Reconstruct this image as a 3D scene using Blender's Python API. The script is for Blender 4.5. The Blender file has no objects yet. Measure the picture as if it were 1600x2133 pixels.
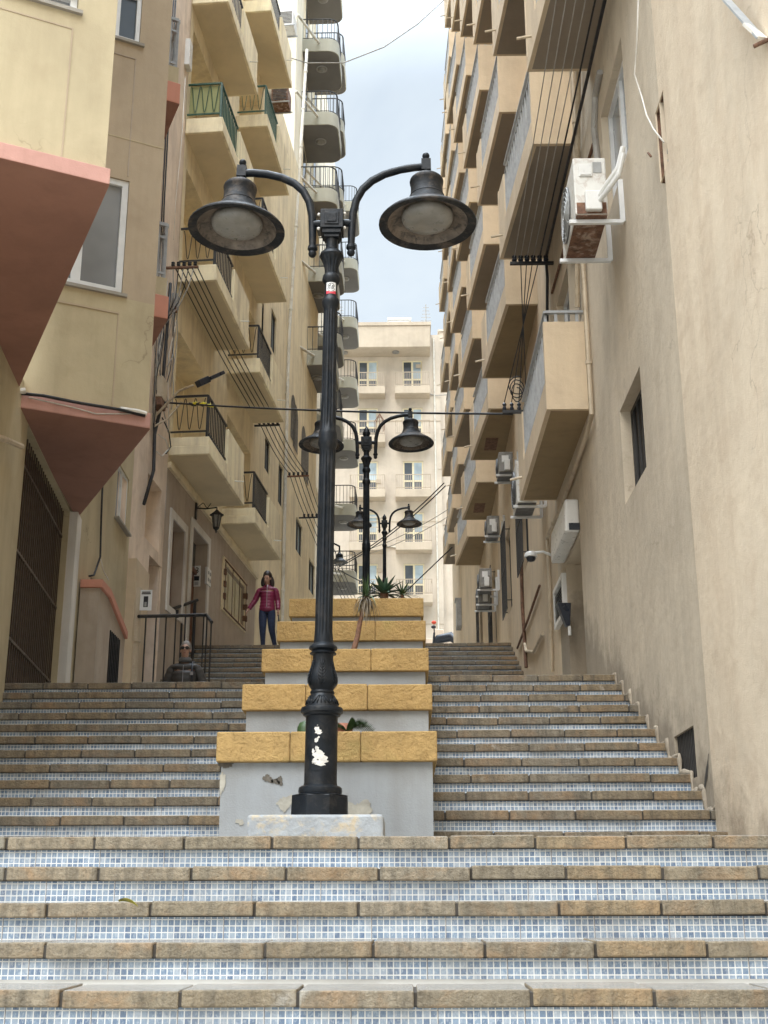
import bpy, bmesh, math, random
from mathutils import Vector, Matrix, Euler
random.seed(7)
S = bpy.context.scene
COL = S.collection
R_ = math.radians

# ---------------------------------------------------------------- camera
F_PX = 2600.0
PITCH = math.atan(814 / F_PX)
YAW = math.atan(44 * math.cos(PITCH) / F_PX)
ROLL = R_(-0.12)
CAM_M = Matrix.Rotation(YAW, 3, 'Z') @ Matrix.Rotation(math.pi/2 + PITCH, 3, 'X') @ Matrix.Rotation(ROLL, 3, 'Z')
cam_d = bpy.data.cameras.new('camera')
cam = bpy.data.objects.new('camera', cam_d); COL.objects.link(cam)
cam.rotation_euler = CAM_M.to_euler()
cam_d.sensor_fit = 'VERTICAL'; cam_d.sensor_height = 36.0; cam_d.lens = 36.0 * F_PX / 2133.0
cam_d.clip_start = 0.05; cam_d.clip_end = 3000
S.camera = cam

def ray(px, py):
    return CAM_M @ Vector(((px - 800) / F_PX, (1066.5 - py) / F_PX, -1.0))
def at_y(px, py, Y):
    d = ray(px, py); return d * (Y / d.y)
def at_x(px, py, X):
    d = ray(px, py); return d * (X / d.x)

# ---------------------------------------------------------------- object helpers
WORLD_LOC = {}
def mark(o, label=None, cat=None, group=None, kind=None):
    if label: o['label'] = label
    if cat: o['category'] = cat
    if group: o['group'] = group
    if kind: o['kind'] = kind
    return o
def thing(name, loc, label, cat, group=None):
    o = bpy.data.objects.new(name, None); COL.objects.link(o)
    o.location = loc; o.empty_display_size = 0.1
    WORLD_LOC[o.name] = Vector(loc)
    return mark(o, label, cat, group)
def copy_thing(o, loc, label=None, group=None, parent=None):
    c = o.copy(); COL.objects.link(c)
    if parent is None:
        c.location = loc; WORLD_LOC[c.name] = Vector(loc)
    else: c.parent = parent
    if label: c['label'] = label
    if group: c['group'] = group
    for ch in list(o.children): copy_thing(ch, None, parent=c)
    return c

class Fac:
    """a vertical facade plane: base point, direction along it, outward normal"""
    def __init__(s, a, b, side):
        s.p = Vector((a[0], a[1], 0)); s.d = (Vector((b[0], b[1], 0)) - s.p); s.len = s.d.length; s.d.normalize()
        s.n = Vector((s.d.y, -s.d.x, 0)) * side
    def pt(s, u, z, o=0.0):
        v = s.p + s.d * u + s.n * o; return Vector((v.x, v.y, z))
    def px(s, px, py, o=0.0):
        d = ray(px, py); q = s.p + s.n * o
        t = q.dot(s.n) / d.dot(s.n); w = d * t
        return ((w - s.p).dot(s.d), w.z)

class MB:
    def __init__(s): s.v = []; s.f = []
    def quad(s, *p):
        i = len(s.v); s.v += [Vector(q) for q in p]; s.f.append(list(range(i, i + len(p)))); return s
    def hexa(s, b, t):
        i = len(s.v); s.v += [Vector(q) for q in b] + [Vector(q) for q in t]; n = len(b)
        s.f.append([i + k for k in range(n)][::-1]); s.f.append([i + n + k for k in range(n)])
        for k in range(n):
            s.f.append([i + k, i + (k + 1) % n, i + n + (k + 1) % n, i + n + k])
        return s
    def box(s, x0, x1, y0, y1, z0, z1):
        return s.hexa([(x0,y0,z0),(x1,y0,z0),(x1,y1,z0),(x0,y1,z0)], [(x0,y0,z1),(x1,y0,z1),(x1,y1,z1),(x0,y1,z1)])
    def fbox(s, F, u0, u1, z0, z1, o0, o1):
        return s.hexa([F.pt(u0,z0,o0),F.pt(u1,z0,o0),F.pt(u1,z0,o1),F.pt(u0,z0,o1)],
                      [F.pt(u0,z1,o0),F.pt(u1,z1,o0),F.pt(u1,z1,o1),F.pt(u0,z1,o1)])
    def prism(s, poly, z0, z1):
        return s.hexa([(p[0],p[1],z0) for p in poly], [(p[0],p[1],z1) for p in poly])
    def bar(s, a, b, w, h=None, up=(0,0,1)):
        a = Vector(a); b = Vector(b); h = h or w; d = (b - a).normalized(); up = Vector(up)
        if abs(d.dot(up)) > .95: up = Vector((0,1,0))
        x = d.cross(up).normalized() * w/2; y = x.cross(d).normalized() * h/2
        return s.hexa([a-x-y,a+x-y,a+x+y,a-x+y],[b-x-y,b+x-y,b+x+y,b-x+y])
    def tube(s, pts, r, n=8, cap=True):
        pts = [Vector(p) for p in pts]; rs = r if isinstance(r, (list, tuple)) else [r]*len(pts)
        base = len(s.v); ref = None
        for k, p in enumerate(pts):
            a = pts[max(k-1,0)]; b = pts[min(k+1,len(pts)-1)]; d = (b - a)
            d = d.normalized() if d.length > 1e-9 else Vector((0,0,1))
            if ref is None:
                ref = Vector((0,0,1)) if abs(d.z) < .9 else Vector((1,0,0))
            x = (ref - d * ref.dot(d)).normalized(); y = d.cross(x); ref = x
            for j in range(n):
                t = 2*math.pi*j/n; s.v.append(p + (x*math.cos(t) + y*math.sin(t))*rs[k])
        for k in range(len(pts)-1):
            for j in range(n):
                a = base+k*n+j; b = base+k*n+(j+1)%n
                s.f.append([a, b, b+n, a+n])
        if cap:
            s.f.append([base+j for j in range(n)][::-1]); e = base+(len(pts)-1)*n; s.f.append([e+j for j in range(n)])
        return s
    def lathe(s, prof, c=(0,0,0), n=24, flute=None):
        base = len(s.v); c = Vector(c)
        for i, (r, z) in enumerate(prof):
            for j in range(n):
                t = 2*math.pi*j/n; rr = r
                if flute and flute[0] <= z <= flute[1]: rr = r * (1 - flute[3]*(0.5 - 0.5*math.cos(t*flute[2])))
                s.v.append(c + Vector((rr*math.cos(t), rr*math.sin(t), z)))
        for i in range(len(prof)-1):
            for j in range(n):
                a = base+i*n+j; b = base+i*n+(j+1)%n
                s.f.append([a, b, b+n, a+n])
        s.f.append([base+j for j in range(n)][::-1]); e = base+(len(prof)-1)*n; s.f.append([e+j for j in range(n)])
        return s
    def ball(s, c, r, n=10, m=6, sz=1.0):
        return s.lathe([(max(r*math.sin(math.pi*k/m), r*0.01), -r*sz*math.cos(math.pi*k/m)) for k in range(m+1)], c, n)
    def wall(s, F, u0, u1, z0, z1, ops=(), rev=0.15, off=0.0):
        us = sorted({u0, u1, *[min(max(o[k],u0),u1) for o in ops for k in (0,1)]}); zs = sorted({z0, z1, *[min(max(o[k],z0),z1) for o in ops for k in (2,3)]})
        idx = {}
        def vi(u, z):
            if (u,z) not in idx: idx[(u,z)] = len(s.v); s.v.append(F.pt(u,z,off))
            return idx[(u,z)]
        for a, b in zip(us, us[1:]):
            for c, d in zip(zs, zs[1:]):
                mu, mz = (a+b)/2, (c+d)/2
                if any(o[0] < mu < o[1] and o[2] < mz < o[3] for o in ops): continue
                s.f.append([vi(a,c), vi(b,c), vi(b,d), vi(a,d)])
        for o in ops:
            a, b, c, d = o[:4]; r = o[4] if len(o) > 4 else rev
            P = lambda u, z, q: F.pt(u, z, off + q)
            s.quad(P(a,c,0),P(b,c,0),P(b,c,-r),P(a,c,-r)); s.quad(P(a,d,-r),P(b,d,-r),P(b,d,0),P(a,d,0))
            s.quad(P(a,c,-r),P(a,d,-r),P(a,d,0),P(a,c,0)); s.quad(P(b,c,0),P(b,d,0),P(b,d,-r),P(b,c,-r))
        return s
    def build(s, name, mat, parent=None, smooth=False, bevel=0.0, origin=None, seg=2):
        me = bpy.data.meshes.new(name)
        o = bpy.data.objects.new(name, me); COL.objects.link(o)
        pw = WORLD_LOC[parent.name] if parent is not None else Vector((0,0,0))
        ow = Vector(origin) if origin is not None else (pw if parent is not None else Vector((0,0,0)))
        me.from_pydata([v - ow for v in s.v], [], s.f); me.update()
        bm = bmesh.new(); bm.from_mesh(me); bmesh.ops.recalc_face_normals(bm, faces=bm.faces); bm.to_mesh(me); bm.free()
        if isinstance(mat, (list, tuple)):
            for m in mat: me.materials.append(m)
        else: me.materials.append(mat)
        if smooth:
            for p in me.polygons: p.use_smooth = True
            if smooth == 'auto':
                try: me.set_sharp_from_angle(angle=R_(38))
                except Exception: pass
        if parent is not None: o.parent = parent
        o.location = ow - pw
        WORLD_LOC[o.name] = ow
        if bevel:
            m = o.modifiers.new('bevel', 'BEVEL'); m.width = bevel; m.segments = seg; m.limit_method = 'ANGLE'; m.angle_limit = R_(40)
        return o

# ---------------------------------------------------------------- materials
def nt(name):
    m = bpy.data.materials.new(name); m.use_nodes = True
    t = m.node_tree; b = t.nodes['Principled BSDF']
    return m, t, b
def N(t, ty, **k):
    n = t.nodes.new(ty)
    for a, v in k.items():
        if a.startswith('i_'): n.inputs[a[2:].replace('_', ' ')].default_value = v
        else: setattr(n, a, v)
    return n
def ramp(t, fac, stops):
    r = t.nodes.new('ShaderNodeValToRGB'); e = r.color_ramp.elements
    e[0].position, e[0].color = stops[0][0], c4(stops[0][1]); e[1].position, e[1].color = stops[-1][0], c4(stops[-1][1])
    for p, c in stops[1:-1]:
        q = e.new(p); q.color = c4(c)
    t.links.new(fac, r.inputs[0]); return r.outputs[0]
def c4(c):
    return (c, c, c, 1) if isinstance(c, (int, float)) else (*c, 1)
def mul(c, k): return tuple(min(x*k, .95) for x in c)
def mixc(t, fac, a, b, mode='MIX'):
    m = t.nodes.new('ShaderNodeMix'); m.data_type = 'RGBA'; m.blend_type = mode
    for s, v in ((m.inputs[0], fac), (m.inputs[6], a), (m.inputs[7], b)):
        if hasattr(v, 'is_output'): t.links.new(v, s)
        elif isinstance(v, (int, float)) and s.type == 'VALUE': s.default_value = v
        else: s.default_value = c4(v)
    return m.outputs[2]
def math_(t, op, a, b=None):
    m = t.nodes.new('ShaderNodeMath'); m.operation = op
    for s, v in ((m.inputs[0], a), (m.inputs[1], b)):
        if v is None: continue
        if hasattr(v, 'is_output'): t.links.new(v, s)
        else: s.default_value = v
    return m.outputs[0]
def pos(t, scale=(1,1,1), space='world'):
    if space == 'world': src = t.nodes.new('ShaderNodeNewGeometry').outputs['Position']
    else: src = t.nodes.new('ShaderNodeTexCoord').outputs['Object']
    m = t.nodes.new('ShaderNodeMapping'); m.inputs['Scale'].default_value = scale
    t.links.new(src, m.inputs[0]); return m.outputs[0]
def noise(t, vec, scale, detail=4, rough=.55, dist=0.0):
    n = t.nodes.new('ShaderNodeTexNoise'); n.inputs['Scale'].default_value = scale; n.inputs['Detail'].default_value = detail
    n.inputs['Roughness'].default_value = rough; n.inputs['Distortion'].default_value = dist
    t.links.new(vec, n.inputs['Vector']); return n.outputs['Fac']
def bump(t, b, h, strength, dist=.02):
    n = t.nodes.new('ShaderNodeBump'); n.inputs['Strength'].default_value = strength; n.inputs['Distance'].default_value = dist
    t.links.new(h, n.inputs['Height']); t.links.new(n.outputs[0], b.inputs['Normal'])

def plaster(name, base, dirt=None, streak=.45, patch=.5, bmp=.35, grain=90, rough=.9, cracks=0.0, grime=None):
    m, t, b = nt(name); dirt = dirt or mul(base, .45)
    p = pos(t); pv = pos(t, (2.6, 2.6, .28))
    n1 = noise(t, p, .55, 7, .6, .4); n2 = noise(t, pv, 1.3, 6, .65); n3 = noise(t, p, 3.5, 6, .62, .3)
    col = ramp(t, n1, [(.3, mul(base, .80)), (.5, base), (.72, mul(base, 1.12))])
    f = ramp(t, n2, [(.44, 0.0), (.80, 1.0)]); f2 = ramp(t, n3, [(.48, 0.0), (.75, 1.0)])
    col = mixc(t, math_(t, 'MULTIPLY', f, streak), col, dirt)
    col = mixc(t, math_(t, 'MULTIPLY', f2, patch*.5), col, mul(dirt, 1.15))
    if cracks:
        v = N(t, 'ShaderNodeTexVoronoi', feature='DISTANCE_TO_EDGE'); v.inputs['Scale'].default_value = .55
        vm = N(t, 'ShaderNodeMapping'); t.links.new(p, vm.inputs[0])
        ad = N(t, 'ShaderNodeVectorMath', operation='ADD'); nn = N(t, 'ShaderNodeTexNoise'); nn.inputs['Scale'].default_value = 2.5; nn.inputs['Detail'].default_value = 5
        t.links.new(p, nn.inputs['Vector']); t.links.new(vm.outputs[0], ad.inputs[0]); t.links.new(nn.outputs['Color'], ad.inputs[1]); t.links.new(ad.outputs[0], v.inputs['Vector'])
        cf = ramp(t, v.outputs['Distance'], [(.0, 1.0), (.006, 0.0)])
        msk = ramp(t, noise(t, p, .7, 2), [(.52, 0.0), (.6, 1.0)])
        col = mixc(t, math_(t, 'MULTIPLY', math_(t, 'MULTIPLY', cf, msk), cracks), col, mul(dirt, .7))
    if grime:
        sp = N(t, 'ShaderNodeSeparateXYZ'); t.links.new(p, sp.inputs[0])
        hgt = math_(t, 'SUBTRACT', math_(t, 'SUBTRACT', sp.outputs['Z'], math_(t, 'MULTIPLY', sp.outputs['Y'], grime[0])), grime[1])
        hgt = math_(t, 'SUBTRACT', hgt, math_(t, 'MULTIPLY', math_(t, 'SUBTRACT', noise(t, p, 2.2, 6, .7), .5), 1.6))
        col = mixc(t, ramp(t, hgt, [(.0, .62), (.42, .0)]), col, mul(dirt, .42))
    t.links.new(col, b.inputs['Base Color']); b.inputs['Roughness'].default_value = rough
    g = noise(t, p, grain, 3, .6); g2 = noise(t, p, 7, 5, .6)
    h = math_(t, 'ADD', math_(t, 'MULTIPLY', g, .35), g2)
    bump(t, b, h, bmp, .012)
    return m
def flat(name, col, rough=.6, metal=0.0, var=.18, scale=6, dirt=None, dscale=9, damt=.5, bmp=0.0):
    m, t, b = nt(name); p = pos(t)
    c = ramp(t, noise(t, p, scale, 5, .6), [(.3, mul(col, 1-var)), (.7, mul(col, 1+var))])
    if dirt:
        f = ramp(t, noise(t, p, dscale, 7, .68, .4), [(.5, 0.0), (.64, 1.0)])
        c = mixc(t, math_(t, 'MULTIPLY', f, damt), c, dirt)
    t.links.new(c, b.inputs['Base Color']); b.inputs['Metallic'].default_value = metal
    rr = ramp(t, noise(t, p, scale*2.3, 3), [(.3, max(rough-.12,.02)), (.7, min(rough+.12,1))]); t.links.new(rr, b.inputs['Roughness'])
    if bmp: bump(t, b, noise(t, p, 40, 4), bmp, .01)
    return m

M = {}
M['cream'] = plaster('cream_paint', (.50,.42,.27), (.30,.235,.145), .45, .6, .25, cracks=.6)
M['tan'] = plaster('tan_paint', (.46,.365,.255), (.25,.18,.115), .3, .4, .25)
M['pink'] = plaster('pink_band', (.54,.30,.25), (.30,.16,.12), .5, .8, .3)
M['gate_bar'] = flat('brown_gate_bar', (.085,.058,.04), .5)
M['rail_tan'] = flat('tan_iron_rail', (.42,.34,.25), .6)
M['salmon'] = plaster('salmon_band', (.58,.26,.18), (.36,.17,.12), .3, .4, .3)
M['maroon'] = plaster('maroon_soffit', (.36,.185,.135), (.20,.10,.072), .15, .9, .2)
M['white_paint'] = plaster('white_pillar', (.68,.64,.58), (.33,.28,.22), .35, .4, .25)
M['brown_wall'] = plaster('brown_ground_floor', (.44,.36,.28), (.22,.16,.11), .45, .6, .3)
M['rock'] = plaster('old_limestone', (.76,.62,.49), (.34,.24,.17), .55, .8, .6, 40)
M['yellow'] = plaster('pale_yellow_plaster', (.80,.68,.455), (.36,.27,.165), .6, .5, .3)
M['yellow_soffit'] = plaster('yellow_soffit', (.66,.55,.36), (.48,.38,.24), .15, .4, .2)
M['yellow_par'] = plaster('yellow_parapet', (.88,.77,.53), (.36,.28,.18), .75, .5, .3)
M['olive'] = plaster('olive_render', (.37,.355,.285), (.26,.24,.185), .3, .5, .25)
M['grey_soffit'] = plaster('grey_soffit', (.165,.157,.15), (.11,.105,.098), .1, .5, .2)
M['cream_wall'] = plaster('cream_far_wall', (.82,.75,.59), (.42,.34,.23), .4, .4, .25)
M['sand'] = plaster('sand_render', (.62,.495,.34), (.37,.28,.20), .4, .6, .6, 120)
M['sand_near'] = plaster('sand_render_near', (.67,.555,.41), (.43,.315,.21), .42, .85, .9, 140, cracks=.5, grime=(.41,-2.9))
M['sand_grey'] = plaster('sand_render_grey', (.56,.475,.36), (.33,.265,.19), .5, .8, .75, 140, cracks=.4, grime=(.41,-2.9))
M['sand_soffit_shaded'] = plaster('sand_soffit_shaded', (.265,.215,.165), (.17,.135,.10), .15, .6, .3)  # darker copy of the sand render, underside shade painted in
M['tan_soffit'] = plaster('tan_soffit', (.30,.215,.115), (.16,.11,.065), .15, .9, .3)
M['back'] = plaster('back_wall', (.575,.50,.405), (.40,.315,.235), .35, .4, .25)
M['back_par'] = plaster('back_parapet', (.48,.40,.30), (.36,.28,.21), .5, .5, .25)
M['planter'] = plaster('grey_planter', (.345,.365,.38), (.20,.19,.165), .5, .75, .45, cracks=.5)
M['concrete'] = plaster('concrete', (.33,.30,.255), (.2,.18,.15), .3, .6, .5)
M['paving'] = plaster('paving', (.36,.34,.30), (.13,.12,.10), .0, .8, .5)
M['black'] = flat('black_iron', (.008,.0105,.014), .40, 0, .4, 10, (.05,.045,.04), 14, .35, .15)
for n_ in list(M['black'].node_tree.nodes):
    if n_.type == 'BSDF_PRINCIPLED': n_.inputs['Specular IOR Level'].default_value = .22
M['rail_black'] = flat('black_rail', (.014,.014,.015), .45)
M['rail_grey'] = flat('grey_metal_rail', (.34,.35,.355), .5, .1)
M['rail_green'] = flat('green_rail', (.015,.07,.045), .45)
M['alu'] = flat('white_window_frame', (.68,.68,.67), .4, 0, .08)
M['frame_yellow'] = flat('yellow_window_frame', (.70,.62,.42), .5, 0, .08)
M['frame_dark'] = flat('dark_frame', (.03,.028,.026), .5)
M['pipe_white'] = flat('white_pipe', (.66,.63,.55), .5, 0, .1, 3, (.40,.33,.24), 4, .5)
M['pipe_beige'] = flat('beige_pipe', (.52,.43,.31), .55, 0, .12, 3, (.33,.25,.17), 5, .6)
M['cable'] = flat('black_cable', (.014,.014,.016), .55)
M['cable_grey'] = flat('grey_cable', (.33,.31,.28), .6)
M['cable_white'] = flat('white_cable', (.66,.62,.55), .5)
M['rust'] = flat('rusty_iron', (.17,.09,.055), .85, 0, .4, 12, (.06,.035,.025), 20, .7, .4)
M['ac'] = flat('ac_white', (.66,.645,.60), .45, 0, .08, 5, (.30,.17,.10), 11, .4)
M['ac_rust'] = flat('ac_rust', (.15,.075,.045), .8, 0, .5, 14, (.50,.40,.32), 9, .6)
M['grey_casing'] = flat('grey_ac_casing', (.22,.21,.19), .5, 0, .15, 6, (.12,.09,.06), 9, .5)
M['ac_dark'] = flat('ac_grille', (.10,.10,.10), .5)
M['wood'] = flat('brown_wood', (.16,.062,.028), .45)
M['white_plastic'] = flat('white_plastic', (.70,.69,.66), .35, 0, .06)
M['paper'] = flat('white_notice', (.75,.75,.74), .5, 0, .05)
M['navy_plastic'] = flat('navy_plastic', (.014,.018,.028), .35)
M['grey_plastic'] = flat('grey_plastic', (.30,.30,.29), .5)
M['dark_interior'] = flat('dark_interior', (.03,.027,.025), .9)
M['yellow_tape'] = flat('yellow_tape', (.75,.65,.03), .4)
M['soil'] = flat('soil', (.06,.045,.03), .95, 0, .4, 30, bmp=.6)
M['red_paint'] = flat('red_spray_paint', (.62,.07,.03), .7)
M['lens'] = flat('frosted_lens', (.21,.20,.18), .35, 0, .25, 10, (.20,.175,.14), 7, .6)
M['shade_in'] = flat('shade_inside', (.135,.108,.085), .65, 0, .5, 14, (.028,.024,.022), 18, .9, .2)
M['shade_worn'] = flat('worn_shade', (.016,.017,.019), .55, 0, .4, 10, (.22,.165,.12), 6, .35, .25)

for n_ in list(M['shade_worn'].node_tree.nodes):
    if n_.type == 'BSDF_PRINCIPLED': n_.inputs['Specular IOR Level'].default_value = .2
def glass(name, tint=(.05,.06,.07), sky=.5):
    m, t, b = nt(name); p = pos(t)
    c = ramp(t, noise(t, p, .8, 3), [(.35, tint), (.65, mul(tint, 1.8))]); t.links.new(c, b.inputs['Base Color'])
    b.inputs['Roughness'].default_value = .08; b.inputs['IOR'].default_value = 1.5
    return m
M['glass'] = glass('window_glass')
M['glass_grey'] = glass('curtained_glass', (.16,.165,.17))
M['glass_blue'] = glass('balcony_glass', (.28,.34,.37))

# stone nosings: every block its own tint
def stone(name, base):
    m, t, b = nt(name); p = pos(t)
    g = t.nodes.new('ShaderNodeNewGeometry'); rnd = g.outputs['Random Per Island']
    c = ramp(t, rnd, [(0, mul(base, .80)), (.3, (base[0]*1.0, base[1]*.98, base[2]*.93)), (.55, (base[0]*1.08, base[1]*.96, base[2]*.78)), (.8, mul(base, 1.06)), (1, (base[0]*.9, base[1]*.94, base[2]*.98))])
    st = ramp(t, noise(t, pos(t, (9, 9, 1.2)), 2.2, 6, .7), [(.42, 0.0), (.66, 1.0)])
    c = mixc(t, math_(t, 'MULTIPLY', st, .75), c, mul(base, .38))
    bl = ramp(t, noise(t, p, 4.2, 6, .65, .5), [(.5, 0.0), (.68, 1.0)]); c = mixc(t, math_(t, 'MULTIPLY', bl, .55), c, (base[0]*1.45, base[1]*1.05, base[2]*.72))
    wh = ramp(t, noise(t, p, 2.7, 5, .6, .8), [(.66, 0.0), (.72, 1.0)]); c = mixc(t, math_(t, 'MULTIPLY', wh, .55), c, (.50,.48,.43))
    sp = ramp(t, noise(t, p, 46, 4, .7), [(.36, 1.0), (.46, 0.0)]); c = mixc(t, math_(t, 'MULTIPLY', sp, .45), c, mul(base, .35))
    # treads: worn smooth and a little wet, tile reflection painted in as grey
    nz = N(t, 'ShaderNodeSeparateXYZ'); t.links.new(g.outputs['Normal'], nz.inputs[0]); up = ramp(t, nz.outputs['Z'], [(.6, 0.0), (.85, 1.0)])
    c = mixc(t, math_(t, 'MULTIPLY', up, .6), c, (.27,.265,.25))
    t.links.new(c, b.inputs['Base Color'])
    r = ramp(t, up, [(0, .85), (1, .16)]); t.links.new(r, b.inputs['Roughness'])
    h = math_(t, 'ADD', noise(t, p, 16, 5, .65), math_(t, 'MULTIPLY', noise(t, p, 70, 4, .7), .4)); bump(t, b, h, 1.0, .018)
    return m
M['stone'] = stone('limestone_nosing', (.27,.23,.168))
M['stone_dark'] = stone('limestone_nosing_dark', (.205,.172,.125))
M['mortar'] = flat('dark_mortar', (.055,.048,.04), .95)
M['cap'] = None
def cap_mat():
    m, t, b = nt('yellow_cap_stone'); p = pos(t); base = (.50,.325,.125)
    c = ramp(t, noise(t, p, 5, 6, .65), [(.3, mul(base, .78)), (.55, base), (.75, mul(base, 1.15))])
    pits = noise(t, p, 22, 6, .72, .6); pf = ramp(t, pits, [(.34, 1.0), (.43, 0.0)])
    c = mixc(t, math_(t, 'MULTIPLY', pf, .55), c, (.22,.12,.04))
    ms = ramp(t, noise(t, p, 1.6, 4, .6, .6), [(.58, 0.0), (.72, 1.0)]); c = mixc(t, math_(t, 'MULTIPLY', ms, .45), c, (.34,.30,.10))
    t.links.new(c, b.inputs['Base Color']); b.inputs['Roughness'].default_value = .9
    w = N(t, 'ShaderNodeTexNoise'); w.inputs['Scale'].default_value = 26; w.inputs['Detail'].default_value = 10; w.inputs['Roughness'].default_value = .68; w.inputs['Distortion'].default_value = .35
    t.links.new(p, w.inputs['Vector']); bump(t, b, math_(t, 'ADD', w.outputs['Fac'], math_(t, 'MULTIPLY', pits, .8)), 1.0, .022)
    return m
M['cap'] = cap_mat()

def tile_mat(name, dirty):
    m, t, b = nt(name)
    co = t.nodes.new('ShaderNodeTexCoord').outputs['Object']; sx = N(t, 'ShaderNodeSeparateXYZ'); t.links.new(co, sx.inputs[0])
    oi = N(t, 'ShaderNodeObjectInfo'); P_ = .0262
    u = math_(t, 'ADD', math_(t, 'DIVIDE', sx.outputs['X'], P_), math_(t, 'MULTIPLY', oi.outputs['Random'], 100.0)); v = math_(t, 'ADD', math_(t, 'DIVIDE', sx.outputs['Z'], P_), .06)
    fu = math_(t, 'FRACT', u); fv = math_(t, 'FRACT', v)
    gu = math_(t, 'LESS_THAN', fu, .17); gv = math_(t, 'LESS_THAN', fv, .17); gr = math_(t, 'MAXIMUM', gu, gv)
    cb = N(t, 'ShaderNodeCombineXYZ'); t.links.new(math_(t, 'FLOOR', u), cb.inputs[0]); t.links.new(math_(t, 'FLOOR', v), cb.inputs[1]); t.links.new(oi.outputs['Random'], cb.inputs[2])
    wn = N(t, 'ShaderNodeTexWhiteNoise', noise_dimensions='3D'); t.links.new(cb.outputs[0], wn.inputs['Vector'])
    # marbling inside each tile, its direction varied with the tile
    vec = N(t, 'ShaderNodeVectorMath', operation='ADD'); t.links.new(pos(t, (1,1,.55)), vec.inputs[0]); t.links.new(wn.outputs['Color'], vec.inputs[1])
    mb = noise(t, vec.outputs[0], 75, 4, .65, 1.4)
    c = ramp(t, wn.outputs['Value'], [(0, (.13,.195,.305)), (.35, (.195,.28,.395)), (.7, (.27,.36,.475)), (1, (.39,.455,.53))])
    c = mixc(t, ramp(t, mb, [(.5, 0.0), (.72, .75)]), c, (.62,.68,.74))
    c = mixc(t, ramp(t, mb, [(.28, .5), (.42, 0.0)]), c, (.09,.13,.24))
    c = mixc(t, gr, c, (.76,.77,.755))
    sh = math_(t, 'LESS_THAN', math_(t, 'FRACT', math_(t, 'DIVIDE', math_(t, 'SUBTRACT', u, .09), 12.0)), .012)
    c = mixc(t, math_(t, 'MULTIPLY', sh, .8), c, (.16,.13,.11))
    d = ramp(t, noise(t, pos(t), 2.6, 6, .68), [(.45, 0.0), (.72, 1.0)]); c = mixc(t, math_(t, 'MULTIPLY', d, dirty), c, (.17,.15,.12))
    t.links.new(c, b.inputs['Base Color'])
    rr = ramp(t, gr, [(0, .22), (1, .8)]); t.links.new(rr, b.inputs['Roughness'])
    bump(t, b, gr, -.4, .004)
    return m
M['tile'] = tile_mat('blue_mosaic_tile', .4)
M['tile_dirty'] = tile_mat('blue_mosaic_tile_dirty', .42)

def leaf(name, col):
    m, t, b = nt(name); p = pos(t)
    g = t.nodes.new('ShaderNodeNewGeometry')
    c = ramp(t, g.outputs['Random Per Island'], [(0, mul(col, .55)), (.6, col), (1, mul(col, 1.7))])
    c = mixc(t, .3, c, ramp(t, noise(t, p, 20, 3), [(.3, mul(col, .5)), (.7, mul(col, 1.5))]))
    t.links.new(c, b.inputs['Base Color']); b.inputs['Roughness'].default_value = .45
    return m
M['leaf'] = leaf('leaf_green', (.045,.085,.03))
M['leaf_agave'] = leaf('agave_green', (.05,.10,.06))
M['leaf_dry'] = leaf('dry_leaf', (.13,.10,.06))
M['bark'] = flat('brown_bark', (.20,.11,.075), .9, 0, .35, 40, bmp=.6)
M['leaf_fallen'] = flat('fallen_leaf', (.30,.27,.03), .5, 0, .4, 40, (.06,.06,.02), 20, .8)

# ---------------------------------------------------------------- world and sun (overcast)
w = bpy.data.worlds.new('World'); S.world = w; w.use_nodes = True
t = w.node_tree; bg = t.nodes['Background']
SUN_EL, SUN_AZ = R_(40), R_(198)
sky = t.nodes.new('ShaderNodeTexSky'); sky.sky_type = 'NISHITA'; sky.sun_disc = False
sky.sun_elevation = SUN_EL; sky.sun_rotation = SUN_AZ; sky.dust_density = 2.5; sky.air_density = 1.2
tc = t.nodes.new('ShaderNodeTexCoord'); mp = t.nodes.new('ShaderNodeMapping'); mp.inputs['Scale'].default_value = (1.0, 1.0, 1.6); mp.inputs['Location'].default_value = (.35, .1, .22)
t.links.new(tc.outputs['Generated'], mp.inputs[0])
nz = t.nodes.new('ShaderNodeTexNoise'); nz.inputs['Scale'].default_value = 2.1; nz.inputs['Detail'].default_value = 6; nz.inputs['Roughness'].default_value = .55; nz.inputs['Distortion'].default_value = .3
t.links.new(mp.outputs[0], nz.inputs['Vector'])
fr = ramp(t, nz.outputs['Fac'], [(.40, .66), (.60, .95)])
# an overcast sky is several times brighter overhead than near the horizon (CIE overcast sky)
sz = t.nodes.new('ShaderNodeSeparateXYZ'); t.links.new(tc.outputs['Generated'], sz.inputs[0])
gz = t.nodes.new('ShaderNodeMapRange'); gz.interpolation_type = 'SMOOTHSTEP'
gz.inputs['From Min'].default_value = .58; gz.inputs['From Max'].default_value = .95; gz.inputs['To Min'].default_value = 1.0; gz.inputs['To Max'].default_value = 11.0
t.links.new(sz.outputs['Z'], gz.inputs['Value'])
mx = t.nodes.new('ShaderNodeMix'); mx.data_type = 'RGBA'
bl = t.nodes.new('ShaderNodeVectorMath'); bl.operation = 'SCALE'; t.links.new(sky.outputs[0], bl.inputs[0]); bl.inputs['Scale'].default_value = 1.7
t.links.new(fr, mx.inputs[0]); t.links.new(bl.outputs[0], mx.inputs[6]); mx.inputs[7].default_value = (7.2, 8.05, 8.75, 1)
sc_ = t.nodes.new('ShaderNodeVectorMath'); sc_.operation = 'SCALE'; t.links.new(mx.outputs[2], sc_.inputs[0]); t.links.new(gz.outputs[0], sc_.inputs['Scale'])
t.links.new(sc_.outputs[0], bg.inputs[0]); bg.inputs[1].default_value = 0.115
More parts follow.
